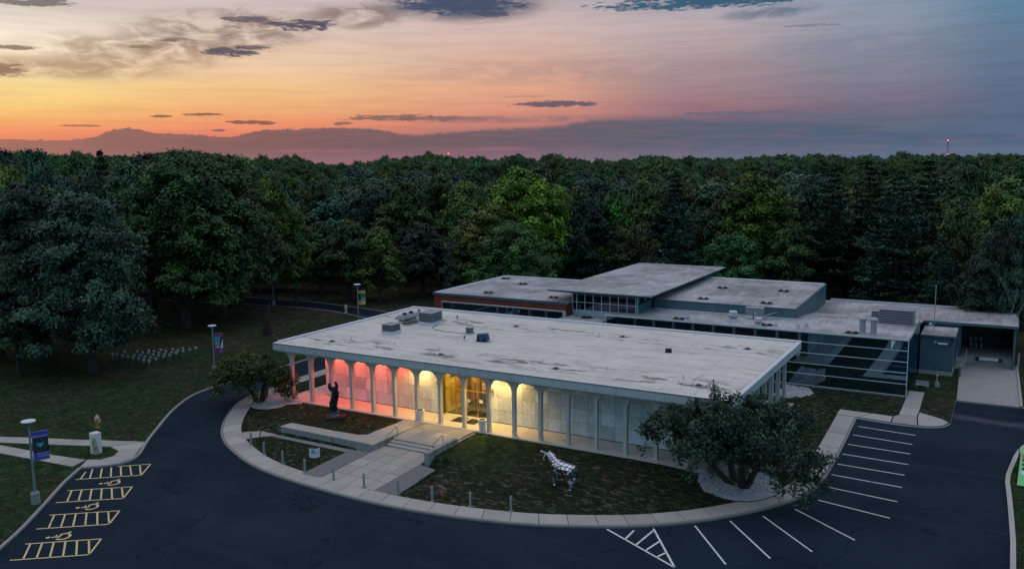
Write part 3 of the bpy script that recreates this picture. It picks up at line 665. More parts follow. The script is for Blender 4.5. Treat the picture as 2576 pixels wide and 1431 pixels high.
for a, b in ((A_t, A_b), (B_t, B_b)):
    da, db = arclen(a), arclen(b); n = int(da[-1]/1.7)
    for i in range(n): slab([sample(b, i/n*db[-1], db), sample(b, (i+1)/n*db[-1], db), sample(a, (i+1)/n*da[-1], da), sample(a, i/n*da[-1], da)], 0.15, wpath)
ri = [(-3.6,-15.55),(-2.0,-15.9),(-1.25,-16.9),(-1.45,-18.0),(-2.35,-18.5)]; ro = [(-2.0,-13.3),(-0.95,-14.6),(0.55,-16.4),(0.6,-18.1),(-1.3,-19.85)]
for i in range(4): slab([ri[i], ri[i+1], ro[i+1], ro[i]][::-1], 0.15, wpath)
slab([(-3.4,-13.75),(-3.65,-15.5),(-2.05,-13.25)], 0.15, wpath)

# plaza: lower court, steps, upper court and the raised L-shaped walk on its retaining wall
plaza = emptys('plaza', 'speckled concrete entrance court of square slabs with pale brick strips')
def zl(x, y): return 0.15 + max(0.0, min(1.0, (y+12.5)/7.5))*0.22
xs = [17.25, 18.65, 20.0, 21.35, 22.45]; ys = [-12.75, -11.2, -9.65, -8.1, -6.55, -5.0]
for i in range(4):
    for j in range(5): slab([(xs[i], ys[j]), (xs[i+1], ys[j]), (xs[i+1], ys[j+1]), (xs[i], ys[j+1])], 0, plaza, zf=zl)
for poly in ([(15.35,-12.85),(17.2,-12.85),(17.2,-6.6),(15.35,-7.1)], [(22.5,-12.85),(24.5,-12.75),(24.2,-7.5),(22.5,-7.1)]):
    MB().prism(shrink(poly, 0.02), lambda x, y: zl(x, y)-0.1, lambda x, y: zl(x, y)-0.012).build('paver_bed', M['joint'], plaza)
    mbp = MB(); pin = shrink(poly, 0.06); lo = np.array(poly).min(0); hi = np.array(poly).max(0); cxp, cyp = (lo+hi)/2; co, si = math.cos(.785), math.sin(.785); cells = []
    for i in range(-40, 41):
        for j in range(-70, 71):
            a_ = i*.23+(.115 if j % 2 else 0); b_ = j*.115; cells.append((cxp+a_*co-b_*si, cyp+a_*si+b_*co))
    cells = np.array(cells); cells = cells[inside(cells, pin)]
    for x, y in cells: dz = random.uniform(-.004, .005); mbp.box(x-.106, x+.106, y-.049, y+.049, zl(x, y)-.03, zl(x, y)+.004+dz, .785)
    tag(mbp.build('paving_brick', M['paver'], plaza), kind='stuff')
ux = [17.3, 18.6, 19.9, 21.2, 22.5]; uy = [-3.75, -2.3, -0.85, 0.62]
for i in range(4):
    for j in range(3): slab([(ux[i], uy[j]), (ux[i+1], uy[j]), (ux[i+1], uy[j+1]), (ux[i], uy[j+1])], 0.76, plaza, th=0.12)
for j in range(3): slab([(15.1, uy[j]), (17.25, uy[j]), (17.25, uy[j+1]), (15.1, uy[j+1])], 0.76, plaza, th=0.12)
MB().box(14.95, 22.7, -3.8, 0.66, 0.02, 0.63).build('court_bed', M['wallconc'], plaza)
steps = thing('entrance_steps', 'two low concrete steps between the retaining walls of the entrance court', 'steps', (17.3,-5.0,0))
for k, (y0, z1) in enumerate(((-1.0+0.0, 0.50), (-0.0, 0.63))): pass
MB().box(0.15, 5.05, 0.02, 1.3, 0.1, 0.50).build('step', M['walk'], steps); MB().box(0.15, 5.05, 0.5, 1.28, 0.505, 0.63).build('step', M['walk'], steps); MB().box(0.15, 5.05, 0.95, 1.26, 0.635, 0.755).build('step', M['walk'], steps)
lw = thing('retaining_wall', 'long L-shaped concrete retaining wall with a paved top left of the steps', 'wall', (6.85,-6.25,0))
MB().prism([(0,0.0),(10.4,-0.15),(10.4,3.0),(10.05,3.0),(10.05,0.2),(0,0.35)], 0.0, 0.78).build('wall_body', M['wallconc'], lw)
cop = [[(-0.02,-0.03),(2.55,-0.065),(2.55,1.2),(0.1,1.2)], [(2.57,-0.066),(5.1,-0.10),(5.1,1.2),(2.57,1.2)], [(5.12,-0.10),(7.7,-0.14),(7.7,1.3),(5.12,1.2)], [(7.72,-0.14),(10.43,-0.18),(10.43,1.4),(8.3,1.75),(7.72,1.3)], [(8.3,1.77),(10.43,1.42),(10.43,2.9),(8.3,2.9)]]
for q in cop: slab(q, 0.87, lw, gap=0.008, th=0.08, name='coping_slab')
MB().box(0.0, 10.2, 0.4, 1.1, 0.2, 0.785).build('path_bed', M['wallconc'], lw)
MB().box(8.35, 10.1, 0.4, 2.85, 0.2, 0.785).build('path_bed', M['wallconc'], lw)
MB().prism([(8.3,2.92),(10.42,2.92),(10.4,5.6),(8.3,5.6)], 0.3, lambda x, y: 0.868-0.1*min(1, max(0, (y-2.9)/1.2))).build('ramp_slab', M['walk'], lw)
ramp = thing('side_ramp', 'short concrete path from the curved walk to the foot of the long wall', 'path', (3.6,-8.3,0))
for q in ([(-0.45,0.55),(1.35,-0.70),(2.2,0.55),(1.0,1.85)], [(1.03,1.87),(2.23,0.58),(3.23,2.0),(3.23,3.35)]): slab(q, 0.17, ramp, th=.16, name='path_slab')
MB().prism([(2.3,0.75),(3.0,1.25),(11.6,1.05),(13.6,1.25),(13.6,1.85),(3.26,2.02)], 0.02, lambda x, y: 0.155).build('foot_strip', M['kerb'], ramp)
rw = thing('low_wall', 'short concrete cheek wall right of the entrance steps, sinking into the lawn', 'wall', (22.55,-6.7,0))
MB().prism([(0,0),(0.42,0.0),(0.42,4.15),(0,4.15)], 0.0, lambda x, y: 1.14).build('wall_body', M['wallconc'], rw, bevel=0.02)
def handrail(x, lab):
    t = thing('handrail', lab, 'handrail', (x, -5.0, 0))
    MB().tube([(0,0.0,0.3),(0,0.0,1.15),(0,0.12,1.22),(0,1.25,1.62),(0,1.38,1.62),(0,1.45,1.5),(0,1.45,0.74)], 0.022).build('rail', M['dark'], t)
    return t
handrail(17.55, 'dark bent steel handrail on the left side of the entrance steps'); handrail(22.2, 'dark bent steel handrail on the right side, beside the low wall')

# painted lines
def line(p, q, w, m, parent, name='parking_line'):
    d = Vector((q[0]-p[0], q[1]-p[1])); nn = Vector((-d.y, d.x)).normalized()*w/2
    me = bpy.data.meshes.new(name); me.from_pydata([(p[0]+nn.x,p[1]+nn.y,.006),(p[0]-nn.x,p[1]-nn.y,.006),(q[0]-nn.x,q[1]-nn.y,.006),(q[0]+nn.x,q[1]+nn.y,.006)], [], [(0,1,2,3)])
    me.materials.append(m); o = bpy.data.objects.new(name, me); C.objects.link(o); o.parent = parent; return o
near_e = [(50.62,19.7),(50.62,17.0),(50.62,14.2),(50.64,11.5),(50.68,8.9),(50.7,6.3),(50.72,3.6),(50.55,0.8),(49.7,-1.6),(48.1,-3.8),(46.4,-5.6),(44.6,-7.4)]
far_e = [(55.3,19.3),(55.3,16.6),(55.4,14.0),(55.5,11.3),(55.5,8.7),(55.6,6.0),(55.6,3.0),(55.5,-0.2),(54.0,-4.8),(52.0,-7.7),(50.0,-9.8),(47.9,-11.8)]
for a, b in zip(near_e, far_e): line(a, b, 0.12, M['line_w'], road)
for a, b in [((39.8,-10.6),(45.4,-13.6)),((42.4,-9.1),(45.4,-13.6)),((41.4,-11.45),(41.4,-9.95)),((42.3,-11.9),(42.5,-9.4)),((43.1,-12.35),(43.4,-10.7)),((44.0,-12.85),(44.3,-12.0))]: line(a, b, 0.14, M['line_w'], road, 'hatch_line')
Y0 = [((0.6,-21.5),(4.3,-18.5)),((4.3,-18.5),(2.8,-16.5)),((2.8,-16.5),(0.9,-18.1))]
Y0 += [((0.8,-21.2),(-0.2,-20.1))] + [((1.4+0.6*k,-20.85+0.47*k),(-0.3+0.5*k,-19.45+0.47*k)) for k in range(5)] + [((4.25,-18.5),(2.15,-17.0))]
for a, b in Y0: line(a, b, 0.12, M['line_y'], road, 'hatch_line')
for ox, oy in ((3.6,-25.0),(6.75,-28.35),(9.75,-31.85)):
    fr = [((0,0),(3.6,2.8)),((3.6,2.8),(2.2,4.6)),((2.2,4.6),(-1.4,1.8))] + [((0.6+0.6*k,0.47+0.47*k),(-1.2+0.55*k+0.1,1.95+0.43*k)) for k in range(5)] + [((3.6,2.8),(1.6,4.15))]
    for a, b in fr: line((a[0]+ox, a[1]+oy), (b[0]+ox, b[1]+oy), 0.12, M['line_y'], road, 'hatch_line')
def wheelchair(cx, cy, ang, s):
    t = bpy.data.objects.new('wheelchair_symbol', None); t.parent = road; C.objects.link(t); t['label'] = 'yellow painted wheelchair symbol on the asphalt'
    co, si = math.cos(ang), math.sin(ang)
    def P(x, y): x -= .5; y -= .5; return (cx+(x*co-y*si)*s, cy+(x*si+y*co)*s, 0.007)
    def stroke(pts, w):
        mb = MB(); pr = []
        for i, p in enumerate(pts):
            a = pts[max(i-1,0)]; b = pts[min(i+1,len(pts)-1)]; dx, dy = b[0]-a[0], b[1]-a[1]; L = math.hypot(dx, dy)
            pr.append(((p[0]-dy/L*w/2, p[1]+dx/L*w/2), (p[0]+dy/L*w/2, p[1]-dx/L*w/2)))
        for a, b in pr: mb.v += [P(*a), P(*b)]
        mb.f = [(2*i, 2*i+1, 2*i+3, 2*i+2) for i in range(len(pts)-1)]; return mb
    stroke([(0.42+0.30*math.cos(a), 0.30+0.28*math.sin(a)) for a in np.linspace(rad(130), rad(335), 14)], 0.11).build('wheel', M['line_y'], t)
    stroke([(0.42,0.78),(0.42,0.46),(0.70,0.46),(0.82,0.14),(0.95,0.18)], 0.12).build('figure', M['line_y'], t)
    stroke([(0.42,0.63),(0.64,0.63)], 0.09).build('arm', M['line_y'], t)
    mb = MB(); mb.v = [P(0.42+0.10*math.cos(a), 0.93+0.10*math.sin(a)) for a in np.linspace(0, 2*PI, 13)[:-1]]; mb.f = [tuple(range(12))]; mb.build('head', M['line_y'], t)
for c in ((3.55,-20.65),(6.3,-24.35),(9.15,-28.3)): wheelchair(c[0], c[1], rad(38+90), 1.45)

# gravel beds of white chips
def chips(name, outline, nst, label, zoff=0.02):
    o = MB(); P = np.array(outline); lo, hi = P.min(0), P.max(0); pts = []
    while len(pts) < nst:
        q = lo + np.random.rand(nst, 2)*(hi-lo); q = q[inside(q, outline)]; pts += q.tolist()
    pts = np.array(pts[:nst]); hh = height(pts[:, 0], pts[:, 1])
    base = np.array([(1,0,0),(0,1,0),(-1,0,0),(0,-1,0),(0,0,1),(0,0,-1)], float); F0 = [(0,1,4),(1,2,4),(2,3,4),(3,0,4),(1,0,5),(2,1,5),(3,2,5),(0,3,5)]
    V = []; F = []
    for i, (x, y) in enumerate(pts):
        s = random.uniform(0.05, 0.14); A = random.random()*6; co, si = math.cos(A), math.sin(A); b = base*np.array([s*random.uniform(.6,1.3), s*random.uniform(.6,1.3), s*.6])
        b = np.stack([b[:,0]*co-b[:,1]*si, b[:,0]*si+b[:,1]*co, b[:,2]], 1) + np.array([x, y, hh[i]+zoff+random.uniform(0, .05)])
        F += [tuple(6*i+k for k in f) for f in F0]; V.append(b)
    V = np.concatenate(V); me = bpy.data.meshes.new(name); me.from_pydata(V.tolist(), [], F); me.materials.append(M['stonew'])
    ob = bpy.data.objects.new(name, me); C.objects.link(ob); tag(ob, label, kind='stuff'); return ob
gl = chaikin([(-3.9,3.6),(-3.7,1.1),(-2.8,-0.9),(-0.8,-1.7),(1.0,-1.3),(2.4,-0.2),(3.4,0.55),(1.0,0.62),(0.25,0.7),(0.25,3.6),(-2.4,3.9),(-3.9,3.6)], 2)
chips('white_gravel', gl, 4200, 'bed of white stone chips around the tree at the left corner of the portico')
gr_ = [(45.2+2.9*math.cos(a)*(1+.06*math.sin(3*a)), 0.55+3.0*math.sin(a)) for a in np.linspace(0, 2*PI, 25)[:-1]]
chips('white_gravel', gr_, 5200, 'round bed of white stone chips under the large tree at the right corner')
ge = [(41.9,30.9),(44.4,30.4),(45.3,28.0),(44.6,24.6),(42.0,24.4)]
chips('white_gravel', ge, 1400, 'bed of white chips beside the glass wall behind the right corner tree')
ring = thing('gravel_edging', 'dark reddish edging strip round the right gravel bed', 'edging', (45.2,0.55,0))
pts_r = [(3.05*math.cos(a)*(1+.06*math.sin(3*a)), 3.15*math.sin(a)) for a in np.linspace(0, 2*PI, 33)]
MB().tube([(x, y, hz(45.2+x, 0.55+y)+0.03) for x, y in pts_r], 0.05, 6).build('edging_strip', M['mulch'], ring)
# service apron
apron = MB().prism([(57.75,32.42),(63.05,32.42),(62.75,50.3),(57.25,49.4)], -0.1, 0.135).build('service_apron', M['apron']); tag(apron, 'stained concrete apron in front of the loading dock', kind='structure')
ak = MB().prism([(63.06,32.4),(63.3,32.4),(62.95,50.3),(62.76,50.3)], -0.1, 0.26).build('apron_kerb', M['walk']); tag(ak, 'pale kerb along the right side of the loading dock apron', kind='structure')
bp = MB().prism([(63.5,51.2),(110,56),(110,59.5),(63.5,54.4)], 0.05, 0.125).build('service_path', M['asphalt']); tag(bp, 'narrow dark path behind the loading dock', kind='structure')

# ------------------------------------------------------------------ main pavilion with its arcade
LX, LY, HT = 44.92, 22.88, 6.48
FZ = 0.78; SOF = 5.42
pav = thing('portico_pavilion', 'white flat-roofed museum pavilion ringed by an arcade of slender arched columns', 'building', (0,0,0))
MB().box(0.35, LX-0.35, 0.72, LY-0.72, 0.0, 0.66).build('plinth', M['walk'], pav)
# terrace floor slabs, front and left side
nsl = 34
for i in range(nsl):
    x0, x1 = 0.3+i*(LX-0.6)/nsl, 0.3+(i+1)*(LX-0.6)/nsl
    for y0, y1 in ((0.68, 2.15), (2.15, 3.68)): MB().box(x0+.008, x1-.008, y0+.008, y1-.008, 0.662, FZ).build('floor_slab', M['terrace'], pav)
for i in range(12):
    y0, y1 = 3.7+i*1.45, 3.7+(i+1)*1.45
    for x0, x1 in ((0.3, 3.25), (41.7, LX-0.3)): MB().box(x0, x1-.012, y0+.008, y1-.008, 0.662, FZ-.004).build('side_slab', M['terrace'], pav)
# inner walls (core), marble panels hung 3 cm proud
CX0, CX1, CY0, CY1 = 3.28, 41.65, 3.70, 19.3
ex0, ex1 = 17.27, 21.93
cz0, cz1 = 0.66, SOF+0.02
core = MB()
core.box(CX0, ex0, CY0, CY0+.25, cz0, cz1); core.box(ex1, CX1, CY0, CY0+.25, cz0, cz1)
core.box(CX0, CX0+.25, CY0+.25, CY1, cz0, cz1); core.box(CX1-.25, CX1, CY0+.25, CY1, cz0, cz1); core.box(CX0+.25, CX1-.25, CY1-.25, CY1, cz0, cz1)
core.build('wall', M['joint'], pav)
pw, ph = 1.252, (SOF-0.80)/4
def panels(x0, x1, n, z0=0.80):
    w = (x1-x0)/n; me = MB().box(.012, w-.012, 0, .03, .012, ph-.012).mesh('marble_panel', M['marble'])
    for i in range(n):
        for j in range(4):
            o = inst(me, 'marble_panel', (x0+i*w, CY0-.032, z0+j*ph), 0, pav)
panels(CX0, ex0, 11); panels(ex1, CX1, 16)
me_s = MB().box(0, .03, .004, 1.414-.004, .004, ph-.004).mesh('side_panel', M['marble'])
for i in range(11):
    for j in range(4):
        inst(me_s, 'side_panel', (CX0-.032, CY0+i*1.4, 0.8+j*ph), 0, pav); inst(me_s, 'side_panel', (CX1+.002, CY0+i*1.4, 0.8+j*ph), 0, pav)
for a, b in ((CX0, ex0), (ex1, CX1)): MB().box(a, b, CY0-.06, CY0-.035, FZ, FZ+.05).build('base_joint', M['dark'], pav)
# columns with flared arch heads
SP = (LX-2*1.2145)/17
def column_mesh():
    mb = MB(); hw = 0.14; dpt = 0.18; r = 0.86; zs = SOF-0.92
    prof = [(hw, FZ-.1), (hw, zs)]
    for k in range(1, 9):
        a = k/8*PI/2; prof.append((hw + r*(1-math.cos(a)), zs + 0.90*math.sin(a)))
    prof.append((SP/2-.004, zs+0.91)); prof.append((SP/2-.004, 5.785))
    b = 0; n = len(prof)
    for s in (-1, 1):
        for y in (-dpt, dpt):
            for x, z in prof: mb.v.append((s*x, y, z))
    for i in range(n-1):
        L0, L1, R0, R1 = i, n+i, 2*n+i, 3*n+i
        mb.f += [(L0, L0+1, L1+1, L1), (R0, R1, R1+1, R0+1), (L0, R0, R0+1, L0+1), (L1, L1+1, R1+1, R1)]
    mb.f.append((n-1, 3*n-1, 4*n-1, 2*n-1))
    return mb.mesh('column', M['column'])
cm = column_mesh()
ring_m = MB().box(-.165, .165, -.22, .22, SOF-1.02, SOF-0.97).mesh('column_joint', M['column'])
for k in range(18):
    x = 1.2145+SP*k
    for y in (1.2145, LY-1.2145): inst(cm, 'column', (x, y, 0), 0, pav)
nb = 8; SPY = (LY-2*1.2145)/nb
for k in range(1, nb):
    for x in (1.2145, LX-1.2145): inst(cm, 'column', (x, 1.2145+SPY*k, 0), PI/2, pav, sc=(SPY/SP, 1, 1))
# soffit, moulding and fascia panels
sofo = MB(); sofo.box(1.45, LX-1.45, 1.45, LY-1.45, SOF+.03, SOF+.10).build('soffit', M['soffit'], pav)
mo = MB(); mo.box(.22, LX-.22, .20, .9, 5.64, 5.78); mo.box(.22, LX-.22, LY-.9, LY-.20, 5.64, 5.78); mo.box(.20, .9, .901, LY-.901, 5.64, 5.78); mo.box(LX-.9, LX-.20, .901, LY-.901, 5.64, 5.78)
mo.build('moulding', M['column'], pav)
fz0, fz1 = 5.79, 6.40
nf = 5
for i in range(nf):
    w = LX/nf
    for y0, y1 in ((0.0, 0.3), (LY-.3, LY)): MB().box(i*w+.006, (i+1)*w-.006, y0, y1, fz0, fz1).build('fascia_panel', M['fascia'], pav)
for i in range(3):
    w = (LY-.6)/3
    for x0, x1 in ((0.0, 0.3), (LX-.3, LX)): MB().box(x0+.003, x1-.003, .3+i*w+.006, .3+(i+1)*w-.006, fz0, fz1).build('fascia_panel', M['fascia'], pav)
rd = MB().box(0.3, LX-0.3, 0.3, LY-.3, 6.30, 6.42).build('roof_deck', M['roof'], pav)
cap = MB(); cap.box(-.03, LX+.03, -.03, .30, 6.402, 6.45); cap.build('roof_edge', M['darkblue'], pav)
fl = MB(); fl.box(-.028, LX+.028, -.0, .55, 6.451, 6.472); fl.build('roof_edge_flashing', M['roof'], pav)
rim = MB(); rim.box(-.03, .38, .56, LY-.36, 6.402, 6.56); rim.box(LX-.38, LX+.03, .56, LY-.36, 6.402, 6.49); rim.box(-.03, LX+.03, LY-.36, LY+.03, 6.402, 6.60)
rim.build('roof_upstand', M['roofrim'], pav, bevel=.03)
# entrance: glazed front with doors, lit lobby behind
lob = MB(); lob.box(ex0, ex0+.05, CY0+.4, 11, FZ, 5.5).build('lobby_side_wall', M['lobby'], pav)
MB().box(ex1-.05, ex1, CY0+.4, 11, FZ, 5.5).build('lobby_side_wall', M['lobby'], pav)
MB().box(ex0+.05, ex1-.05, 10.9, 11, FZ, 5.5).build('lobby_back_wall', M['lobbyw'], pav)
MB().box(ex0, ex1, CY0+.02, 11, 5.5, 5.6).build('lobby_ceiling', M['lobby'], pav)
MB().box(ex0, ex1, CY0-.02, 4.15, .70, FZ+.01).build('threshold', M['terrace'], pav)
MB().box(ex0, ex1, 4.15, 11, .70, FZ+.002).build('lobby_floor', M['carpet'], pav)
MB().box(ex0+.06, ex0+.12, 4.9, 6.5, 3.9, 4.9).build('framed_picture', M['lobbyd'], pav)
MB().box(ex0+.06, ex0+.10, 4.9, 8.4, 1.2, 3.4).build('brass_screen', M['lobbyw'], pav)
MB().box(18.3, 21.9, 6.9, 7.05, 3.2, 3.75).build('inner_beam', M['lobbyw'], pav)
MB().box(20.9, 21.86, 4.6, 10.8, 3.3, 3.8).build('inner_beam', M['lobbyw'], pav)
MB().box(19.3, 19.42, 6.9, 7.0, FZ, 5.5).build('inner_post', M['lobbyd'], pav); MB().box(20.5, 20.62, 6.9, 7.0, FZ, 5.5).build('inner_post', M['lobbyd'], pav)
for x in (17.9, 18.6, 19.95, 20.75, 21.3): MB().box(x, x+.07, 7.06, 7.12, FZ, 5.4).build('inner_post', M['lobbyd'], pav)
MB().box(17.4, 19.3, 7.13, 7.2, 4.0, 5.3).build('dark_transom_panel', M['lobbyd'], pav)
MB().box(20.6, 21.7, 8.4, 8.5, 1.6, 3.0).build('poster', M['lobbyd'], pav)
MB().box(18.0, 20.6, 8.6, 9.3, FZ, 1.9).build('reception_counter', M['lobbyw'], pav)
MB().box(18.0, 18.9, 10.7, 10.88, 2.0, 3.2).build('poster', M['lobbyd'], pav); MB().box(19.9, 21.5, 10.7, 10.88, 3.9, 5.3).build('poster', M['lobbyd'], pav)
gx_ = [ex0, 18.43, 19.6, 20.77, ex1]
for i in range(4):
    g = MB().box(gx_[i]+.03, gx_[i+1]-.03, 4.08, 4.10, FZ+.03, 3.15).build('glass_door' if i in (1, 2) else 'glass_panel', M['clear'], pav)
    if i in (1, 2): MB().tube([(gx_[i]+(1.0 if i == 1 else .16), 4.02, 1.6), (gx_[i]+(1.0 if i == 1 else .16), 4.02, 2.3)], .02).build('handle', M['mullion'], g)
    MB().box(gx_[i]+.03, gx_[i+1]-.03, 4.08, 4.10, 3.25, 5.48).build('glass_panel', M['clear'], pav)
fr = MB()
for x in gx_: fr.box(x-.025, x+.025, 4.06, 4.12, FZ, 5.5)
fr.box(ex0, ex1, 4.055, 4.125, 3.16, 3.24); fr.build('door_frame', M['gold'], pav)
MB().box(20.95, 21.35, 4.03, 4.05, 2.2, 2.5).build('door_notice', M['white'], pav); MB().box(19.75, 19.95, 4.03, 4.05, 2.15, 2.35).build('door_notice', M['white'], pav)
for x in (16.75, 22.55):
    q = MB().lathe([(.04, 0), (.15, .03), (.16, .2), (.12, .3), (.02, .34)], 0, 0, 14).build('wall_sconce', M['gold'], pav); q.location = (x, CY0-.12, 3.55)
# recessed ceiling lamps, the lamps themselves lit
def downlight(x, y, col, key, power, size=95):
    o = MB().cyl(0, 0, -.03, 0, .14, .14, 16).build('ceiling_lamp', M[key], pav); o.location = (x, y, SOF+.028)
    L = bpy.data.lights.new('lamp_light', 'SPOT'); L.energy = power; L.color = col; L.spot_size = rad(size); L.spot_blend = 0.6; L.shadow_soft_size = 0.12
    lo = bpy.data.objects.new('lamp_light', L); C.objects.link(lo); lo.location = (x, y, SOF-.04); lo.parent = pav
    return lo
for k in (0, 1, 2, 3, 4): downlight(1.2145+SP*(k+.5) + (0.35 if k == 0 else 0), 2.9, (1.0, 0.115, 0.055), 'lamp_red', 380, 138)
for k in (5, 8, 9): downlight(1.2145+SP*(k+.5), 2.9, (1.0, 0.60, 0.17), 'lamp_yel', 660 if k != 9 else 540, 142)
for x in (18.4, 20.8): downlight(x, 2.6, (1.0, 0.66, 0.20), 'lamp_yel', 330, 155)
for x, y in ((18.6, 5.6), (20.6, 5.6), (19.6, 9.2)):
    o = downlight(x, y, (1.0, 0.70, 0.10), 'lamp_yel', 420, 165); o.location.z = 5.42
# roof fittings -------------------------------------------------------------
RZ = 6.42
def louvre_box(x0, x1, y0, y1, h, n, lab, name='roof_ventilator', z=RZ, curb=.32, over=.07, cat='roof ventilator', m='grey'):
    t = thing(name, lab, cat, ((x0+x1)/2, (y0+y1)/2, z)); w, d = (x1-x0)/2, (y1-y0)/2
    MB().box(-w-.04, w+.04, -d-.04, d+.04, -.02, curb).build('curb', M['roofrim'], t)
    MB().box(-w+.05, w-.05, -d+.05, d-.05, curb, h).build('housing', M['dark'], t)
    for k in range(n):
        z0 = curb+.02+(h-curb-.04)*k/n; e = (h-curb)/n*.48; mb = MB()
        mb.v = [(-w-over,-d-over,z0),(w+over,-d-over,z0),(w+over,d+over,z0),(-w-over,d+over,z0),(-w+.04,-d+.04,z0+e),(w-.04,-d+.04,z0+e),(w-.04,d-.04,z0+e),(-w+.04,d-.04,z0+e)]
        mb.f = [(0,1,5,4),(1,2,6,5),(2,3,7,6),(3,0,4,7),(0,3,2,1),(4,5,6,7)]; mb.build('louvre', M[m], t)
    MB().box(-w-over, w+over, -d-over, d+over, h, h+.06).build('lid', M['dark'] if m != 'grey' else M['grey'], t)
    return t
louvre_box(7.0, 8.7, 14.3, 16.3, 1.25, 6, 'largest grey louvred ventilator near the back left of the white roof')
louvre_box(6.7, 8.0, 8.4, 9.8, .95, 5, 'medium square louvred ventilator standing alone on the left of the white roof')
louvre_box(14.4, 15.0, 12.1, 12.7, .62, 3, 'tiny louvred ventilator at the end of the dark cable on the white roof', curb=.1)
hd = thing('exhaust_hood', 'long rounded grey exhaust hood with two small black boxes on top', 'exhaust hood', (4.75, 15.4, RZ))
MB().box(-.42, .42, -1.15, 1.15, 0, .18).build('curb', M['roofrim'], hd); MB().box(-.36, .36, -1.1, 1.1, .18, .42).build('housing', M['dark'], hd)
mb = MB(); sec = [(-.62,.36),(-.62,.5),(-.4,.78),(.4,.78),(.62,.5),(.62,.36)]
for y in (-1.5, 1.5): mb.v += [(x, y*(1 if z < .7 else .88), z) for x, z in sec]
mb.f = [tuple(range(6)), tuple(range(11, 5, -1))] + [(i, i+6, (i+1) % 6+6, (i+1) % 6) for i in range(6)]; mb.build('hood', M['grey'], hd)
for y in (-.55, .6): MB().box(-.17, .17, y-.17, y+.17, .78, 1.0).build('top_box', M['dark'], hd)
tm = thing('timber_offcut', 'orange timber length lying beside the long exhaust hood', 'timber', (5.45, 14.6, RZ)); MB().box(-.05, .05, -.7, .8, 0, .1).build('plank', M['foam'], tm)
ht = thing('roof_hatch', 'low dark flat hatch between the two big louvred ventilators', 'hatch', (6.1, 14.0, RZ)); MB().box(-.3, .3, -.95, .95, 0, .16).build('curb', M['roofrim'], ht); MB().box(-.36, .36, -1.0, 1.0, .16, .27).build('lid', M['dark'], ht)
an = thing('roof_antenna', 'small dark square panel aerial on a bent post behind the largest ventilator', 'antenna', (5.0, 17.6, RZ)); MB().tube([(0,0,0),(0,0,.62),(-.18,0,.72)], .035, 6).build('post', M['dark'], an); MB().box(-.5, -.14, -.03, .03, .45, .95).build('panel', M['grey'], an); MB().box(-.09, .09, -.09, .09, .02, .3).build('base', M['black'], an)
tp = thing('tarp_covered_unit', 'rooftop unit wrapped in a bright blue tarpaulin, middle of the white roof', 'covered unit', (17.8, 9.9, RZ), rad(12))
tp.scale = (.85, .85, .9)
mb = MB(); bmx = bmesh.new(); bmesh.ops.create_cube(bmx, size=1); bmesh.ops.subdivide_edges(bmx, edges=bmx.edges, cuts=5, use_grid_fill=True)
for v in bmx.verts:
    z = v.co.z+.5; f = 1+.16*(1-z)*(1 if z < .5 else .4)+random.uniform(-.05, .05); v.co = Vector((v.co.x*1.15*f, v.co.y*.8*f, z*.72+random.uniform(-.02, .02)+(.05*math.sin(v.co.x*5)) + .12))
me = bpy.data.meshes.new('tarp'); bmx.to_mesh(me); bmx.free(); me.materials.append(M['tarp']); inst(me, 'tarpaulin', parent=tp)
for x in (-.4, .4): MB().box(x-.16, x+.12, -.5, -.42, 0, .42).build('unit_leg', M['black'], tp)
MB().box(-.8, 1.0, -.55, .55, 0, .03).build('board', M['lgrey'], tp)
sb = thing('black_box', 'small solitary black box on the right half of the white roof', 'roof box', (35.3, 13.3, RZ), rad(20)); MB().box(-.28, .28, -.2, .2, .03, .34).build('case', M['black'], sb, bevel=.02); MB().box(-.3, .3, -.22, .22, 0, .03).build('foot', M['dark'], sb)
cab = MB().tube([(8.9,14.9,RZ+.03),(9.3,14.3,RZ+.03),(9.2,13.6,RZ+.03),(10.2,12.7,RZ+.03),(11.6,12.2,RZ+.03),(14.3,12.25,RZ+.03)], .022, 6).build('roof_cable', M['black']); tag(cab, 'dark cable snaking across the white roof to the tiny ventilator', 'cable')
vent_p = [(6.0,4.5),(11.2,4.6),(16.4,4.6),(21.4,4.7),(27.1,4.6),(33.1,4.6),(39.6,4.7),(11.4,16.9),(16.8,16.9),(26.8,17.1),(32.8,16.9),(39.5,17.0)]
ORD = ['first', 'second', 'third', 'fourth', 'fifth', 'sixth', 'seventh']
vlab = [ORD[i]+' white vent pipe from the left in the front row on the white roof' for i in range(7)] + [ORD[i]+' white vent pipe from the left in the back row on the white roof' for i in range(5)]
v0 = None
for i, (x, y) in enumerate(vent_p):
    if v0 is None:
        v0 = thing('vent_pipe', vlab[i], 'vent pipe', (x, y, RZ), group='white vent pipes on the white roof')
        MB().lathe([(.16, 0), (.07, .05), (.06, .32), (.06, .34)], 0, 0, 10).build('pipe', M['roofrim'], v0)
    else: copy_tree(v0, (x, y, RZ), label=vlab[i])
for (x, y), l in (((9.5,18.0), 'vent pipe with a black cap right of the largest louvred ventilator'), ((16.2,9.1), 'vent pipe with a black cap just in front of the blue tarpaulin')):
    t = thing('capped_vent_pipe', l, 'vent pipe', (x, y, RZ)); MB().lathe([(.14, 0), (.08, .05), (.07, .34)], 0, 0, 10).build('pipe', M['roofrim'], t); MB().cyl(0, 0, .33, .52, .085, .085, 10).build('cap', M['black'], t)
dlab = [ORD[i]+' domed drain from the left along the front of the white roof' for i in range(4)] + [ORD[i]+' domed drain from the left along the back of the white roof' for i in range(3)]
d0 = None
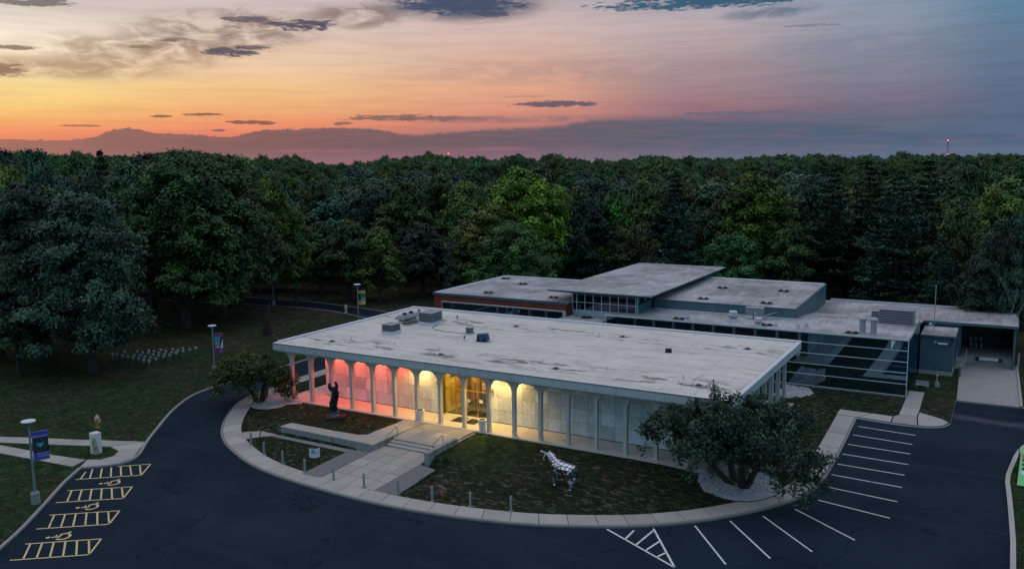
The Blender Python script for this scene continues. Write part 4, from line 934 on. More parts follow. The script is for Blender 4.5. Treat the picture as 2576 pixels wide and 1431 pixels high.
for i, (x, y) in enumerate([(4.7,3.2),(17.5,3.2),(29.1,3.2),(41.3,3.3),(17.0,17.8),(29.0,17.8),(41.2,17.8)]):
    if d0 is None:
        d0 = thing('roof_drain', dlab[i], 'roof drain', (x, y, RZ), group='domed drains on the white roof')
        MB().lathe([(.26, .0), (.24, .07), (.15, .13), (.03, .15)], 0, 0, 12).build('dome', M['drain'], d0); MB().cyl(0, 0, .0, .012, .46, .4, 16).build('sump', M['grey'], d0)
    else: copy_tree(d0, (x, y, RZ), label=dlab[i])

# ------------------------------------------------------------------ glass-fronted rear wings
def glass_front(par, x0, x1, y, z0, z1, rows, cols, dpt=.12, my='glass'):
    for i in range(cols):
        for j in range(len(rows)-1):
            a, b = x0+(x1-x0)*i/cols, x0+(x1-x0)*(i+1)/cols
            MB().box(a+.01, b-.01, y, y+.03, rows[j]+.02, rows[j+1]-.02).build('glass_pane', M[my], par)
wing = thing('glass_wing', 'long rear wing with a dark mirror-glass front and weathered flat roof', 'building')
GY = 31.08; gx0, gx1 = 21.35, 53.4
rows = [0.30, 1.48, 2.58, 3.68, 4.80, 5.72]
glass_front(wing, gx0, gx1, GY, .3, 5.8, rows, 12)
for z in rows[:-1]: MB().box(gx0, gx1, GY-.07, GY-.004, z-.025, z+.025).build('transom', M['mullion'], wing)
MB().box(gx0, gx1-.0, GY-.05, GY-.002, 5.72, 5.80).build('head_rail', M['bluemetal'], wing)
for x in (gx0+.0, gx1-.06): MB().box(x, x+.06, GY-.075, GY+.04, .2, 5.80).build('corner_post', M['mullion'], wing)
MB().box(gx0, gx1, GY+.03, GY+.3, -.1, .28).build('base_course', M['apron'], wing)
# side wall (right) with sloped roof line behind y=40
def roofz(y): return 5.9 if y <= 40 else (5.9-(y-40)/8*.9 if y < 48 else 5.0)
ysr = [GY-.06, 36, 40, 44, 48, 58.3]
mb = MB()
for x in (gx0, gx1):
    for y in ysr: mb.v += [(x, y, roofz(y)), (x, y, roofz(y)-.12)]
n = len(ysr)
for i in range(n-1): a, b = 2*i, 2*n+2*i; mb.f += [(a, b, b+2, a+2), (a+1, a+3, b+3, b+1), (a, a+2, a+3, a+1), (b, b+1, b+3, b+2)]
mb.f += [(0, 1, 2*n+1, 2*n), (2*n-2, 4*n-2, 4*n-1, 2*n-1)]; mb.build('roof', M['roof2'], wing)
MB().box(gx0-.02, gx1+.02, GY-.10, GY-.065, 5.80, 5.93).build('roof_edge', M['mullion'], wing)
MB().plate([(gx1+.02, GY-.1, 5.8), (gx1+.02, 40, 5.8), (gx1+.02, 48, 4.9), (gx1+.02, 48, 5.06), (gx1+.02, 40, 5.96), (gx1+.02, GY-.1, 5.96)], .08, (1, 0, 0)).build('side_edge', M['darkblue'], wing)
MB().box(gx1-.12, gx1-.02, GY+.05, 43.0, .1, 5.78).build('side_wall', M['bluemetal'], wing)
MB().box(gx1+.0, gx1+.03, GY+.1, 42.0, .3, 5.74).build('side_glass', M['glass'], wing)
MB().box(gx0+.02, gx0+.12, GY+.05, 35, .1, 5.78).build('side_wall', M['bluemetal'], wing)
br = thing('wall_bracket', 'pale triangular bracket hanging at the top right of the dark glass front', 'bracket', (51.8, GY-.08, 5.7)); MB().plate([(0,0,0),(.42,0,0),(.1,0,-.75),(0,0,-.75)], .06, (0,-1,0)).build('plate', M['white'], br)
lw2 = thing('low_glass_wing', 'long low dark glass gallery with a white frame in front of the red terracotta wing', 'building')
glass_front(lw2, -1.5, 15.85, GY, .3, 5.8, [.3, 2.9, 5.72], 8)
MB().box(-1.58, 16.02, GY-.08, GY+.14, 5.80, 5.92).build('frame_head', M['frame'], lw2); MB().box(-1.56, -1.49, GY-.08, GY+.14, .0, 5.80).build('frame_jamb', M['frame'], lw2); MB().box(15.86, 16.02, GY-.08, GY+.5, .0, 5.80).build('frame_jamb', M['frame'], lw2)
link = thing('link_building', 'low grey-roofed link between the white pavilion and the raised clerestory hall', 'building')
MB().box(16.04, 21.33, LY+.06, 33.3, 5.05, 5.2).build('roof', M['roof2'], link)
for x in (16.04, 21.23): MB().box(x, x+.1, LY+.06, GY-.1, .1, 5.05).build('glass_side', M['glass'], link); MB().box(x-.02, x+.12, LY+.06, GY-.1, 5.2, 5.27).build('edge', M['frame'], link)
# red terracotta wing
bw = thing('red_wing', 'rear wing faced in red terracotta panels under a blue-edged flat roof', 'building')
MB().box(-3.0, 15.9, 31.75, 49.5, 0, 6.5).build('wall', M['brick'], bw)
BX0, BX1, BYF, BYB = -3.1, 15.95, 31.62, 49.65
rws = [0.1, 1.5, 2.9, 4.3, 5.05, 5.55, 6.05, 6.52]
for j in range(len(rws)-1):
    off = .5*(j % 2); nn_ = 8; w = (BX1-BX0)/nn_
    e = [BX0] + [BX0+w*(i+off) for i in range(nn_+1) if BX0+w*(i+off) > BX0+.1 and BX0+w*(i+off) < BX1-.1] + [BX1]
    for a, b in zip(e[:-1], e[1:]): MB().box(a+.012, b-.012, BYF, BYF+.12, rws[j]+.012, rws[j+1]-.012).build('terracotta_panel', M['brick'], bw)
MB().box(BX0-.15, BX1, BYF-.12, BYF+.1, 6.54, 6.84).build('roof_edge', M['darkblue'], bw); MB().box(BX0-.15, BX0+.1, BYF+.1, BYB, 6.54, 6.90).build('roof_edge', M['darkblue'], bw); MB().box(BX0-.15, BX1, BYB, BYB+.2, 6.54, 6.95).build('roof_edge', M['darkblue'], bw)
MB().box(BX0+.1, BX1, BYF+.1, BYB, 6.6, 6.78).build('roof', M['roof2'], bw)
MB().box(BX0+.1, BX0+.55, BYF+.1, BYB, 6.781, 6.88).build('roof_upstand', M['roofrim'], bw); MB().box(BX0+.56, BX1, BYB-.5, BYB-.01, 6.781, 6.92).build('roof_upstand', M['roofrim'], bw)
# clerestory hall with oversailing roof
mh = thing('clerestory_hall', 'raised glazed hall with a thin oversailing roof above the rear wings', 'building')
mx0, mx1, myf, myb = 16.05, 24.35, 33.3, 60.0
MB().box(mx0, mx1, myf, myb, 0, 5.74).build('base_wall', M['whitewall'], mh)
nb_ = 8; cw = (mx1-mx0)/nb_
xs_ = [mx0+.45] ; 
cols_ = [mx0, mx0+.55] + [mx0+.55+i*(mx1-mx0-.75)/7 for i in range(1, 8)] + [mx1]
for a, b in zip(cols_[:-1], cols_[1:]):
    for z0, z1 in ((5.80, 6.72), (6.76, 7.78)): MB().box(a+.02, b-.02, myf+.02, myf+.05, z0, z1).build('window_pane', M['glassm'], mh)
fr = MB()
for x in cols_: fr.box(x-.03, x+.03, myf-.03, myf+.06, 5.74, 7.80)
fr.build('window_frame', M['mullion'], mh); MB().box(mx0, mx1, myf-.035, myf+.055, 6.715, 6.765).build('transom', M['mullion'], mh); MB().box(mx0-.05, mx1+.05, myf-.06, myf+.08, 5.74, 5.80).build('sill', M['mullion'], mh)
for x in (mx0-.0, mx1-.1): 
    MB().box(x, x+.1, myf+.1, myb, 5.74, 7.0).build('side_panel', M['bluemetal'], mh); MB().box(x+.02, x+.08, myf+.1, myb, 7.0, 7.8).build('side_window', M['glassm'], mh)
fr = MB()
for k in range(13): y = myf+.3+k*2.2; fr.box(mx1-.02, mx1+.05, y, y+.1, 7.0, 7.8)
fr.build('side_mullion', M['mullion'], mh); MB().box(mx1, mx1+.25, myf+.05, 37.4, 5.9, 6.98).build('side_cladding', M['bluemetal'], mh)
mb = MB(); rx0, rx1, ry0, ry1 = 13.45, 26.6, 31.7, 61.6
mb.v = [(rx0,ry0,8.10),(rx1,ry0,8.10),(rx1,ry1,8.10),(rx0,ry1,8.10),(mx0-.4,myf-.3,7.80),(mx1+.4,myf-.3,7.80),(mx1+.4,myb+.3,7.80),(mx0-.4,myb+.3,7.80)]
mb.f = [(0,1,5,4),(1,2,6,5),(2,3,7,6),(3,0,4,7),(0,3,2,1),(4,5,6,7)]; mb.build('tapered_eave', M['dark'], mh)
MB().box(rx0, rx1, ry0, ry1, 8.101, 8.24).build('roof_edge', M['darkblue'], mh); MB().box(rx0+.03, rx1-.03, ry0+.03, ry1-.03, 8.241, 8.27).build('roof', M['roof2'], mh)
# blue clad block
bb = thing('blue_block', 'raised flat-roofed block clad in dark blue metal panels behind the glass wing', 'building')
bx0, bx1, by0, by1 = 24.7, 41.3, 37.5, 55.6
def bz(x, y): return 7.05 + (y-by0)/(by1-by0)*.45
MB().prism([(bx0,by0+.06),(bx1-.06,by0+.06),(bx1-.06,by1),(bx0,by1)], 0, lambda x, y: bz(x, y)-.12).build('wall', M['bluemetal'], bb)
MB().prism([(bx0,by0-.03),(bx1+.03,by0-.03),(bx1+.03,by1+.03),(bx0,by1+.03)], lambda x, y: bz(x, y)-.115, lambda x, y: bz(x, y)+.0).build('roof_edge', M['darkblue'], bb)
MB().prism([(bx0+.05,by0+.1),(bx1-.12,by0+.1),(bx1-.12,by1-.1),(bx0+.05,by1-.1)], lambda x, y: bz(x, y)-.1, lambda x, y: bz(x, y)+.012).build('roof', M['roof2'], bb)
MB().prism([(bx0+.05,by1-.7),(bx1-.12,by1-.7),(bx1-.12,by1-.11),(bx0+.05,by1-.11)], lambda x, y: bz(x, y), lambda x, y: bz(x, y)+.10).build('roof_upstand', M['roofrim'], bb)
for i in range(13):
    a = bx0+.1+i*(bx1-bx0-.16)/13; b = bx0+.1+(i+1)*(bx1-bx0-.16)/13; MB().box(a+.012, b-.012, by0, by0+.05, 5.5, bz(0, by0)-.12).build('cladding_panel', M['bluemetal'], bb)
for i in range(14):
    a = by0+.06+i*(by1-by0-.1)/14; b = by0+.06+(i+1)*(by1-by0-.1)/14; z1 = bz(0, a)-.12
    MB().box(bx1-.05, bx1, a+.012, b-.012, 4.3, z1).build('cladding_panel', M['bluemetal'], bb)
MB().box(bx0+.3, bx1+.25, by0-.32, by0-.04, 5.905, 6.0).build('flashing', M['roofrim'], bb)
# service wing, annex and dock
dw = thing('dock_wing', 'low service wing with an open loading dock at the far right', 'building')
dx0, dx1, dy0, dy1 = gx1+.04, 62.45, 48.3, 58.3
MB().prism([(dx0-.02,dy0-.35),(dx1+.25,dy0-.35),(dx1+.25,dy1+.2),(dx0-.02,dy1+.2)], 4.86, lambda x, y: 5.03).build('roof', M['roof2'], dw)
MB().prism([(dx0-.0,dy0-.42),(dx1+.3,dy0-.42),(dx1+.3,dy0-.36),(dx0-.0,dy0-.36)], 4.80, 5.08).build('roof_edge', M['bluemetal'], dw)
MB().box(dx1+.26, dx1+.33, dy0-.36, dy1+.2, 4.80, 5.08).build('roof_edge', M['bluemetal'], dw)
MB().box(41.4, dx1+.3, dy1+.21, dy1+.36, 4.8, 5.22).build('back_upstand', M['roofrim'], dw)
MB().box(dx0, 57.1, dy0, dy0+.2, .1, 4.85).build('front_wall', M['bluemetal'], dw)
MB().box(57.0, 57.2, dy0+.21, dy1, .1, 4.85).build('side_wall', M['bluemetal'], dw); MB().box(dx1-.1, dx1+.1, dy0+.0, dy1, .1, 4.85).build('side_wall', M['bluemetal'], dw); MB().box(dx0, dx1-.12, dy1-.2, dy1, .1, 4.85).build('back_wall', M['bluemetal'], dw)
MB().box(57.22, dx1-.12, 49.75, dy1-.22, 0, 1.12).build('dock_platform', M['apron'], dw)
MB().box(57.25, dx1-.12, 49.7, 49.745, 1.0, 1.15).build('platform_edge', M['kerb'], dw)
bu = MB().box(59.1, 61.0, 49.45, 49.69, .72, 1.02).build('dock_bumper', M['white'], dw)
for x in (58.75, 61.02): MB().box(x, x+.32, 49.42, 49.69, .66, 1.0).build('rubber_buffer', M['black'], dw)
yl = MB().cyl(0, 0, 0, .12, .1, .06, 10).build('yard_lamp', M['yardlight'], dw); yl.location = (60.3, 49.2, 4.66)
for i, x in enumerate((57.5, 58.3, 59.3)):
    t = thing('leafy_poster', ['green leafy panel leaning furthest left inside the loading dock', 'green leafy panel second from the left inside the loading dock', 'green leafy panel right of the other two inside the dock'][i], 'poster', (x, 57.9, 2.6)); MB().box(0, .62, -.05, .05, 0, 1.1).build('board', M['olive'], t); MB().box(-.03, .65, .051, .08, -.03, 1.13).build('frame', M['dark'], t)
rk = thing('storage_rack', 'dark steel rack stacked with grey drums and boxes in the loading dock', 'rack', (58.6, 54.6, 1.12))
for x in (-.9, .9):
    for y in (-.3, .3): MB().box(x-.03, x+.03, y-.03, y+.03, 0, 1.5).build('post', M['rust'], rk)
for z in (.1, .8, 1.4): MB().box(-.9, .9, -.3, .3, z, z+.05).build('shelf', M['rust'], rk)
for i, (x, z) in enumerate([(-.6,.85),(-.1,.85),(.45,.85),(-.5,.15),(.0,.15),(.55,.15)]):
    t = thing('storage_drum', ['grey drum left on the upper shelf of the dock rack', 'grey drum mid upper shelf of the dock rack', 'grey drum right on the upper shelf of the dock rack', 'grey drum left on the lower shelf of the dock rack', 'grey drum mid lower shelf of the dock rack', 'grey drum right on the lower shelf of the dock rack'][i], 'drum', (58.6+x, 54.5, 1.12+z)); MB().cyl(0, 0, 0, .42, .2, .2, 12).build('shell', M['grey'], t); MB().cyl(0, 0, .42, .46, .21, .21, 12).build('lid', M['lgrey'], t)
for i, (x, y) in enumerate(((60.7, 54.8), (61.7, 55.4))):
    t = thing('wheeled_bin', ['black wheeled bin, left of the pair in the loading dock', 'black wheeled bin, right of the pair in the loading dock'][i], 'bin', (x, y, 1.12)); MB().prism([(-.3,-.35),(.3,-.35),(.3,.35),(-.3,.35)], .05, 1.1).build('body', M['black'], t, bevel=.05); MB().box(-.33, .33, -.4, .38, 1.1, 1.18).build('lid', M['black'], t); MB().cyl(0.2, .36, 0, .2, .1, .1, 10).build('wheel', M['black'], t)
ax = thing('annex', 'small blue-clad annex with its own grey flat roof between glass wing and dock', 'building')
MB().box(53.55, 56.75, 42.5, 48.25, .55, 4.3).build('wall', M['bluemetal'], ax); MB().box(53.5, 56.8, 42.45, 48.28, -.05, .54).build('base_course', M['apron'], ax)
MB().box(53.5, 57.0, 42.2, 47.85, 4.3, 4.45).build('roof_edge', M['darkblue'], ax); MB().box(53.55, 56.9, 42.25, 47.8, 4.451, 4.48).build('roof', M['roof2'], ax)
pl = thing('flue_pipe', 'short white horizontal flue elbow on the front wall of the blue annex', 'pipe', (55.3, 42.3, 3.6)); MB().tube([(-.3,.2,.15),(-.3,-.1,.15)], .16, 12).build('flange', M['lgrey'], pl); MB().tube([(-.05,-.05,0),(.9,-.05,0)], .11, 12).build('pipe', M['white'], pl); MB().tube([(.9,-.05,0),(1.25,-.05,0),(1.3,-.05,.1),(1.3,-.05,.7)], .07, 8).build('elbow', M['black'], pl)
# steps and rails beside the dock
sr = thing('dock_stair', 'concrete stair with steel rails squeezed between annex and loading dock', 'stair', (56.9, 46.5, 0))
for k in range(5): MB().box(-.05, .9, k*.32, 1.8, k*.22, (k+1)*.22).build('step', M['apron'], sr)
MB().tube([(.95,-.5,0),(.95,-.5,1.0),(.95,1.8,2.1),(.95,1.8,1.1)], .03, 6).build('rail', M['lgrey'], sr); MB().tube([(0,-.3,0),(0,-.3,1.0),(0,1.8,2.1)], .03, 6).build('rail', M['lgrey'], sr)
gb = thing('guard_post', 'blue steel guard post with a pale top at the corner of the dock apron', 'post', (57.5, 42.6, 0)); MB().cyl(0, 0, 0, 1.25, .12, .12, 12).build('post', M['bluemetal'], gb); MB().cyl(0, 0, 1.25, 1.3, .12, .1, 12).build('cap', M['lgrey'], gb)
gp = thing('guard_post', 'pale yellow guard post at the right end of the loading dock wall', 'post', (62.95, 50.1, 0)); MB().cyl(0, 0, 0, 1.7, .1, .1, 12).build('post', M['cream'], gp); MB().cyl(0, 0, 1.7, 1.74, .1, .07, 12).build('cap', M['lgrey'], gp)
bn = thing('garden_bench', 'small pale bench standing against the side of the glass wing', 'bench', (54.15, 35.4, .12))
MB().box(-.3, .9, -.25, .25, .4, .47).build('seat', M['lgrey'], bn); MB().box(-.3, .9, .22, .28, .5, .8).build('backrest', M['lgrey'], bn)
for x in (-.25, .8): MB().box(x, x+.07, -.2, .2, 0, .4).build('leg', M['grey'], bn)
pt = thing('vent_stub', 'short post vent on a concrete foot in the patchy lawn by the apron', 'vent', (55.68, 37.1, .1)); MB().cyl(0, 0, 0, .45, .27, .22, 10).build('foot', M['apron'], pt); MB().cyl(0, 0, .45, 1.05, .05, .05, 8).build('post', M['cream'], pt); MB().lathe([(.05, 1.05), (.1, 1.1), (.1, 1.25), (.02, 1.3)], 0, 0, 8).build('cap', M['cream'], pt)
# rear roof plant
def fan(x, y, z, s, lab):
    t = thing('exhaust_fan', lab, 'exhaust fan', (x, y, z)); MB().box(-.42*s, .42*s, -.42*s, .42*s, 0, .35*s).build('curb', M['roofrim'], t)
    MB().lathe([(.30*s,.35*s),(.34*s,.42*s),(.55*s,.5*s),(.58*s,.72*s),(.5*s,.8*s),(.42*s,.85*s)], 0, 0, 18).build('housing', M['lgrey'], t); MB().lathe([(.44*s,.86*s),(.45*s,1.08*s),(.38*s,1.14*s)], 0, 0, 18).build('hood', M['roofrim'], t); return t
fan(35.5, 33.4, 5.9, 1.0, 'largest round white exhaust fan on the glass wing roof')
fan(38.6, 31.95, 5.9, .75, 'second round exhaust fan, close to the roof edge by the grey cabinet')
def cone_vent(x, y, z, lab, s=1.0):
    t = thing('roof_vent', lab, 'roof vent', (x, y, z)); MB().lathe([(.3*s,0),(.28*s,.3*s),(.2*s,.32*s)], 0, 0, 14).build('base', M['roofrim'], t); MB().lathe([(.36*s,.33*s),(.36*s,.42*s),(.22*s,.62*s),(.14*s,.8*s),(.1*s,.84*s)], 0, 0, 14).build('cowl', M['lgrey'], t); return t
cone_vent(30.9, 31.6, 5.9, 'tall white conical vent at the left end of the glass wing roof', 1.0)
cone_vent(30.6, 35.7, 5.9, 'smallest pale conical vent close to the blue wall', .45)
cone_vent(40.4, 32.1, 5.9, 'low round vent right of the second exhaust fan', .6)
cone_vent(42.6, 32.6, 5.9, 'small pointed vent, left of a pair near the middle of the wing roof', .55)
cone_vent(43.3, 33.3, 5.9, 'squat round vent, right of a pair near the middle of the wing roof', .6)
cone_vent(54.3, 44.6, 4.95+.0, 'low white vent at the foot of the tall roof mast', .6)
cb = thing('plant_cabinet', 'grey double plant cabinet against the blue wall on the wing roof', 'cabinet', (37.3, 35.9, 5.9)); MB().box(-1.0, .9, -.4, .4, .05, .4).build('curb', M['roofrim'], cb); MB().box(-1.0, .9, -.38, .38, .4, 1.25).build('cabinet', M['grey'], cb); MB().box(-1.03, .93, -.42, .42, 1.25, 1.3).build('lid', M['lgrey'], cb); MB().box(-.05, .12, -.45, -.4, .55, .85).build('meter', M['white'], cb); MB().tube([(-.1,-.5,.9),(-.1,-.5,0)], .03, 6).build('conduit', M['dark'], cb)
MB().plate([(.95,-.3,.4),(2.3,.3,.85),(2.3,.35,.85),(.95,.38,.4)], .05, (0,0,1)).build('sloping_duct', M['lgrey'], cb)
for i, (x, l) in enumerate(((48.95, 'left one of the twin tall grey flues at the wing roof edge'), (50.0, 'right one of the twin tall grey flues at the wing roof edge'))):
    t = thing('roof_flue', l, 'flue', (x, 32.3, 5.9)); MB().lathe([(.33,0),(.3,.12),(.3,1.45)], 0, 0, 16).build('pipe', M['lgrey'], t); MB().lathe([(.42,1.46),(.42,1.56),(.3,1.72),(.05,1.78)], 0, 0, 16).build('cowl', M['lgrey'], t)
louvre_box(49.6, 53.0, 39.1, 41.4, 1.5, 8, 'long grey louvred plant enclosure at the right end of the wing roof', 'plant_enclosure', z=5.85, curb=.05, over=.04)
louvre_box(48.7, 49.5, 40.2, 41.3, 1.05, 4, 'short louvred annex box at the left end of the plant enclosure', 'plant_enclosure', z=5.85, curb=.05, over=.04)
t = thing('capped_flue', 'thin white capped pipe rising behind the louvred plant enclosure', 'vent pipe', (48.9, 42.6, 5.6)); MB().cyl(0, 0, 0, 1.5, .1, .1, 10).build('pipe', M['white'], t); MB().lathe([(.13,1.5),(.13,1.7),(.03,1.8)], 0, 0, 10).build('cap', M['white'], t)
t = thing('roof_mast', 'tall thin steel mast standing where the service wing roof steps down', 'mast', (54.6, 45.2, 4.5)); MB().tube([(0,0,0),(0,0,4.9)], .045, 6).build('pole', M['lgrey'], t); MB().cyl(0, 0, 4.9, 4.98, .06, .06, 8).build('cap', M['white'], t)
def pair(x, y, z, lab):
    t = thing('roof_drain_pair', lab, 'roof drain', (x, y, z))
    for k in (-.35, .35): MB().lathe([(.24,0),(.22,.1),(.12,.2),(.02,.22)], k, 0, 10).build('dome', M['black'], t)
    MB().cyl(0, .05, 0, .012, .8, .75, 16).build('sump', M['dark'], t)
for x, y, z, l in [(30.1,47.8,bz(0,47.8),'pair of black drain domes at the back left of the blue block roof'),(30.2,39.6,bz(0,39.6),'pair of black drain domes at the front left of the blue block roof'),(37.6,48.2,bz(0,48.2),'pair of black drain domes at the back right of the blue block roof'),(37.6,39.6,bz(0,39.6),'pair of black drain domes at the front right of the blue block roof'),
                  (-1.4,47.2,6.78,'pair of black drain domes in the far corner of the red wing roof'),(3.6,43.3,6.78,'pair of black drain domes in the middle of the red wing roof'),(3.4,34.5,6.78,'pair of black drain domes at the front of the red wing roof'),(12.8,34.6,6.78,'pair of black drain domes under the hall eave on the red wing roof'),
                  (18.6,31.8,5.2,'pair of black drain domes on the low link roof'),(29.8,32.1,5.9,'pair of black drain domes left on the glass wing roof'),(39.3,32.7,5.9,'pair of black drain domes behind the second exhaust fan'),(48.0,32.2,5.9,'pair of black drain domes just left of the twin flues')]: pair(x, y, z+.015, l)

# ------------------------------------------------------------------ trees
def quads_mesh(name, V, tone, m, F=None):
    n = len(V)//4; me = bpy.data.meshes.new(name)
    me.vertices.add(len(V)); me.vertices.foreach_set('co', V.astype(np.float32).ravel())
    me.loops.add(len(V)); me.loops.foreach_set('vertex_index', np.arange(len(V), dtype=np.int32))
    me.polygons.add(n); me.polygons.foreach_set('loop_start', np.arange(0, len(V), 4, dtype=np.int32))
    me.update(calc_edges=True)
    a = me.attributes.new('tone', 'FLOAT', 'POINT'); a.data.foreach_set('value', np.repeat(tone, 4).astype(np.float32))
    me.materials.append(m); return me
def unit(v): return v/(np.linalg.norm(v, axis=-1, keepdims=True)+1e-9)
def leaf_quads(P, N, size, rng, asp=0.62):
    n = len(P); r = rng.normal(size=(n, 3)); u = unit(np.cross(N, r)); w = np.cross(N, u)
    s = size*rng.uniform(.6, 1.35, (n, 1)); u = u*s; w = w*s*asp; b = N*s*0.22
    V = np.empty((n, 4, 3)); V[:, 0] = P-u; V[:, 1] = P-w+b; V[:, 2] = P+u; V[:, 3] = P+w+b
    return V.reshape(-1, 3)
def crown(seed, R=6.0, H=14.0, z0=3.0, lobes=11, clumps=240, per=52, leaf=0.25, top=0.8, cs=0.8, ragged=0.35, flat=0.6):
    rng = np.random.default_rng(seed); L = []
    for i in range(lobes):           # big limbs' masses
        t = (i+.5)/lobes; z = z0 + (H-z0)*(0.12+0.78*t) ; prof = math.sin(PI*min(1, (0.20+0.80*t)**top))**0.6
        a = i*2.4+rng.uniform(-.5, .5); rr = R*prof*rng.uniform(.42, .68)*(1 if t < .86 else .3)
        L.append((rr*math.cos(a)*1.12, rr*math.sin(a)*1.12, z, R*rng.uniform(.24, .40)*max(.6, prof)))
    for k in range(3): L.append((rng.uniform(-.15, .15)*R, rng.uniform(-.15, .15)*R, z0+(H-z0)*(.38+.2*k), R*.42))
    L = np.array(L); w = L[:, 3]**2; idx = rng.choice(len(L), clumps, p=w/w.sum())
    d = unit(rng.normal(size=(clumps, 3))*[1, 1, .9] + [0, 0, .60]); C0 = L[idx, :3] + d*(L[idx, 3]*rng.uniform(.72, 1.0+ragged, clumps))[:, None]*[1, 1, .85]
    tone_c = rng.random(clumps)
    P = np.repeat(C0, per, 0) + rng.normal(size=(clumps*per, 3))*[cs*.52, cs*.52, cs*.52*flat]
    D = np.repeat(d, per, 0); dd = P - np.repeat(C0, per, 0)
    P[:, 2] -= 0.20*(dd[:, 0]**2+dd[:, 1]**2)/cs
    N = unit(D*.55 + unit(dd)*.4 + rng.normal(size=P.shape)*.5 + [0, 0, .45])
    tone = np.clip(np.repeat(tone_c, per)*.75 + rng.random(len(P))*.35 + 0.0, 0, 1)
    return leaf_quads(P, N, leaf, rng), tone, L
def pine(seed, R=4.5, H=18.0, z0=4.0, leaf=0.42, levels=19, dens=1.0):
    rng = np.random.default_rng(seed); Ps = []; Ns = []; T = []; br = []
    for i in range(levels):
        t = i/(levels-1); z = z0+(H-z0)*t**.95; rad_ = R*((1-t)**.75*.95+.06)*rng.uniform(.75, 1.15); nbr = int(rng.integers(5, 8))
        for k in range(nbr):
            a = rng.uniform(0, 2*PI); Ln = rad_*rng.uniform(.7, 1.12); nn = max(16, int(95*dens*Ln/R*(.5+Ln/R)))
            s = rng.beta(2.2, 1.1, nn)*Ln; wd = .14*Ln+.3; lat = rng.normal(size=nn)*wd*np.sin(PI*np.clip(s/Ln, .1, .95))**.6
            up = .12*s + .05*s*s/max(Ln, .1)*1.3 - .1*np.abs(lat) + rng.normal(size=nn)*.10 - 0.12*Ln*(1-t)
            x = s*math.cos(a)-lat*math.sin(a); y = s*math.sin(a)+lat*math.cos(a)
            Ps.append(np.stack([x, y, z+up], 1)); Ns.append(np.stack([rng.normal(size=nn)*.45, rng.normal(size=nn)*.45, np.full(nn, 1.0)], 1)); T.append(np.full(nn, rng.random()*.6)+rng.random(nn)*.4)
            br.append((z, a, Ln*.85, t))
    P = np.concatenate(Ps); N = unit(np.concatenate(Ns)); return leaf_quads(P, N, leaf, rng, .26), np.clip(np.concatenate(T), 0, 1), br
def trunk_mesh(seed, H, r, lobes=None, m=None, lean=0.0, split=0.35):
    rng = random.Random(seed); mb = MB(); pts = []; n = 7
    for i in range(n): t = i/(n-1); pts.append((rng.uniform(-.12, .12)*t+lean*t*t, rng.uniform(-.12, .12)*t, H*.72*t-.15))
    mb.tube(pts, [r*(1.35 if i == 0 else 1)*(1-.75*i/(n-1)) for i in range(n)], 8)
    if lobes is not None:
        for L in lobes:
            z0 = min(L[2]*rng.uniform(.35, .6), H*.6); k = z0/(H*.72); base = (lean*k*k, 0, z0); mid = (L[0]*.45, L[1]*.45, z0+(L[2]-z0)*.6)
            mb.tube([base, mid, (L[0]*.95, L[1]*.95, L[2])], [r*.38, r*.24, r*.08], 5, cap=False)
    return mb.mesh('trunk', m or M['bark'])
PROTO = {}
def make_proto(key, kind, seed, **k):
    if kind == 'pine':
        V, T, br = pine(seed, **k); mb = MB(); H = k.get('H', 18); R_ = k.get('R', 4.5)
        mb.tube([(0,0,-.1),(0.05,0,H*.5),(0,0,H*.97)], [.34,.2,.03], 8)
        rng = random.Random(seed)
        for z, a, L, t in br[::2]: mb.tube([(0,0,z-.2),(L*math.cos(a), L*math.sin(a), z-.1*L*(1-t)+.1*L)], [.05,.015], 4, cap=False)
        for q in range(9):
            z = 1.6+q*.33; a = rng.uniform(0, 6.28); L = rng.uniform(.8, 1.9); mb.tube([(0,0,z),(L*math.cos(a), L*math.sin(a), z+.05)], [.035,.01], 4, cap=False)
        tm_ = mb.mesh('trunk', M['bark'])
        PROTO[key] = (quads_mesh('crown', V, T, LEAF['pine']), tm_, float(np.percentile(V[:, 2], 99.9)), float(np.percentile(np.hypot(V[:, 0], V[:, 1]), 97.5)))
    else:
        V, T, L = crown(seed, **k); H = k.get('H', 14)
        Ha = float(np.percentile(V[:, 2], 99.9)); Ra = float(np.percentile(np.hypot(V[:, 0], V[:, 1]), 97.5))
        PROTO[key] = (quads_mesh('crown', V, T, LEAF['mid']), trunk_mesh(seed, H, .38*H/16, L), Ha, Ra)
make_proto('oak_a', 'd', 11, R=6.5, H=17, z0=3.0, lobes=20, clumps=330, per=70)
make_proto('oak_b', 'd', 12, R=5.6, H=18, z0=4.0, lobes=19, clumps=300, per=66, ragged=.5)
make_proto('oak_c', 'd', 13, R=7.4, H=16, z0=2.2, lobes=24, clumps=380, per=66, ragged=.3)
make_proto('maple_a', 'd', 14, R=4.8, H=14, z0=2.5, lobes=17, clumps=270, per=64, leaf=.21, cs=.7, ragged=.5)
make_proto('maple_b', 'd', 15, R=6.2, H=20, z0=2.0, lobes=26, clumps=420, per=66, leaf=.22, top=1.0, ragged=.55)
make_proto('slim', 'd', 16, R=3.6, H=17, z0=4.5, lobes=16, clumps=190, per=62, ragged=.6)
make_proto('open', 'd', 17, R=5.5, H=16, z0=5.0, lobes=10, clumps=150, per=36, leaf=.24, ragged=.9)
make_proto('big', 'd', 18, R=8.2, H=20, z0=1.4, lobes=34, clumps=760, per=74, leaf=.20, cs=.85, ragged=.28)
make_proto('big2', 'd', 19, R=7.6, H=21, z0=2.2, lobes=32, clumps=700, per=72, leaf=.20, cs=.85, ragged=.35)
make_proto('pine_a', 'pine', 21, R=5.0, H=19, z0=3.2)
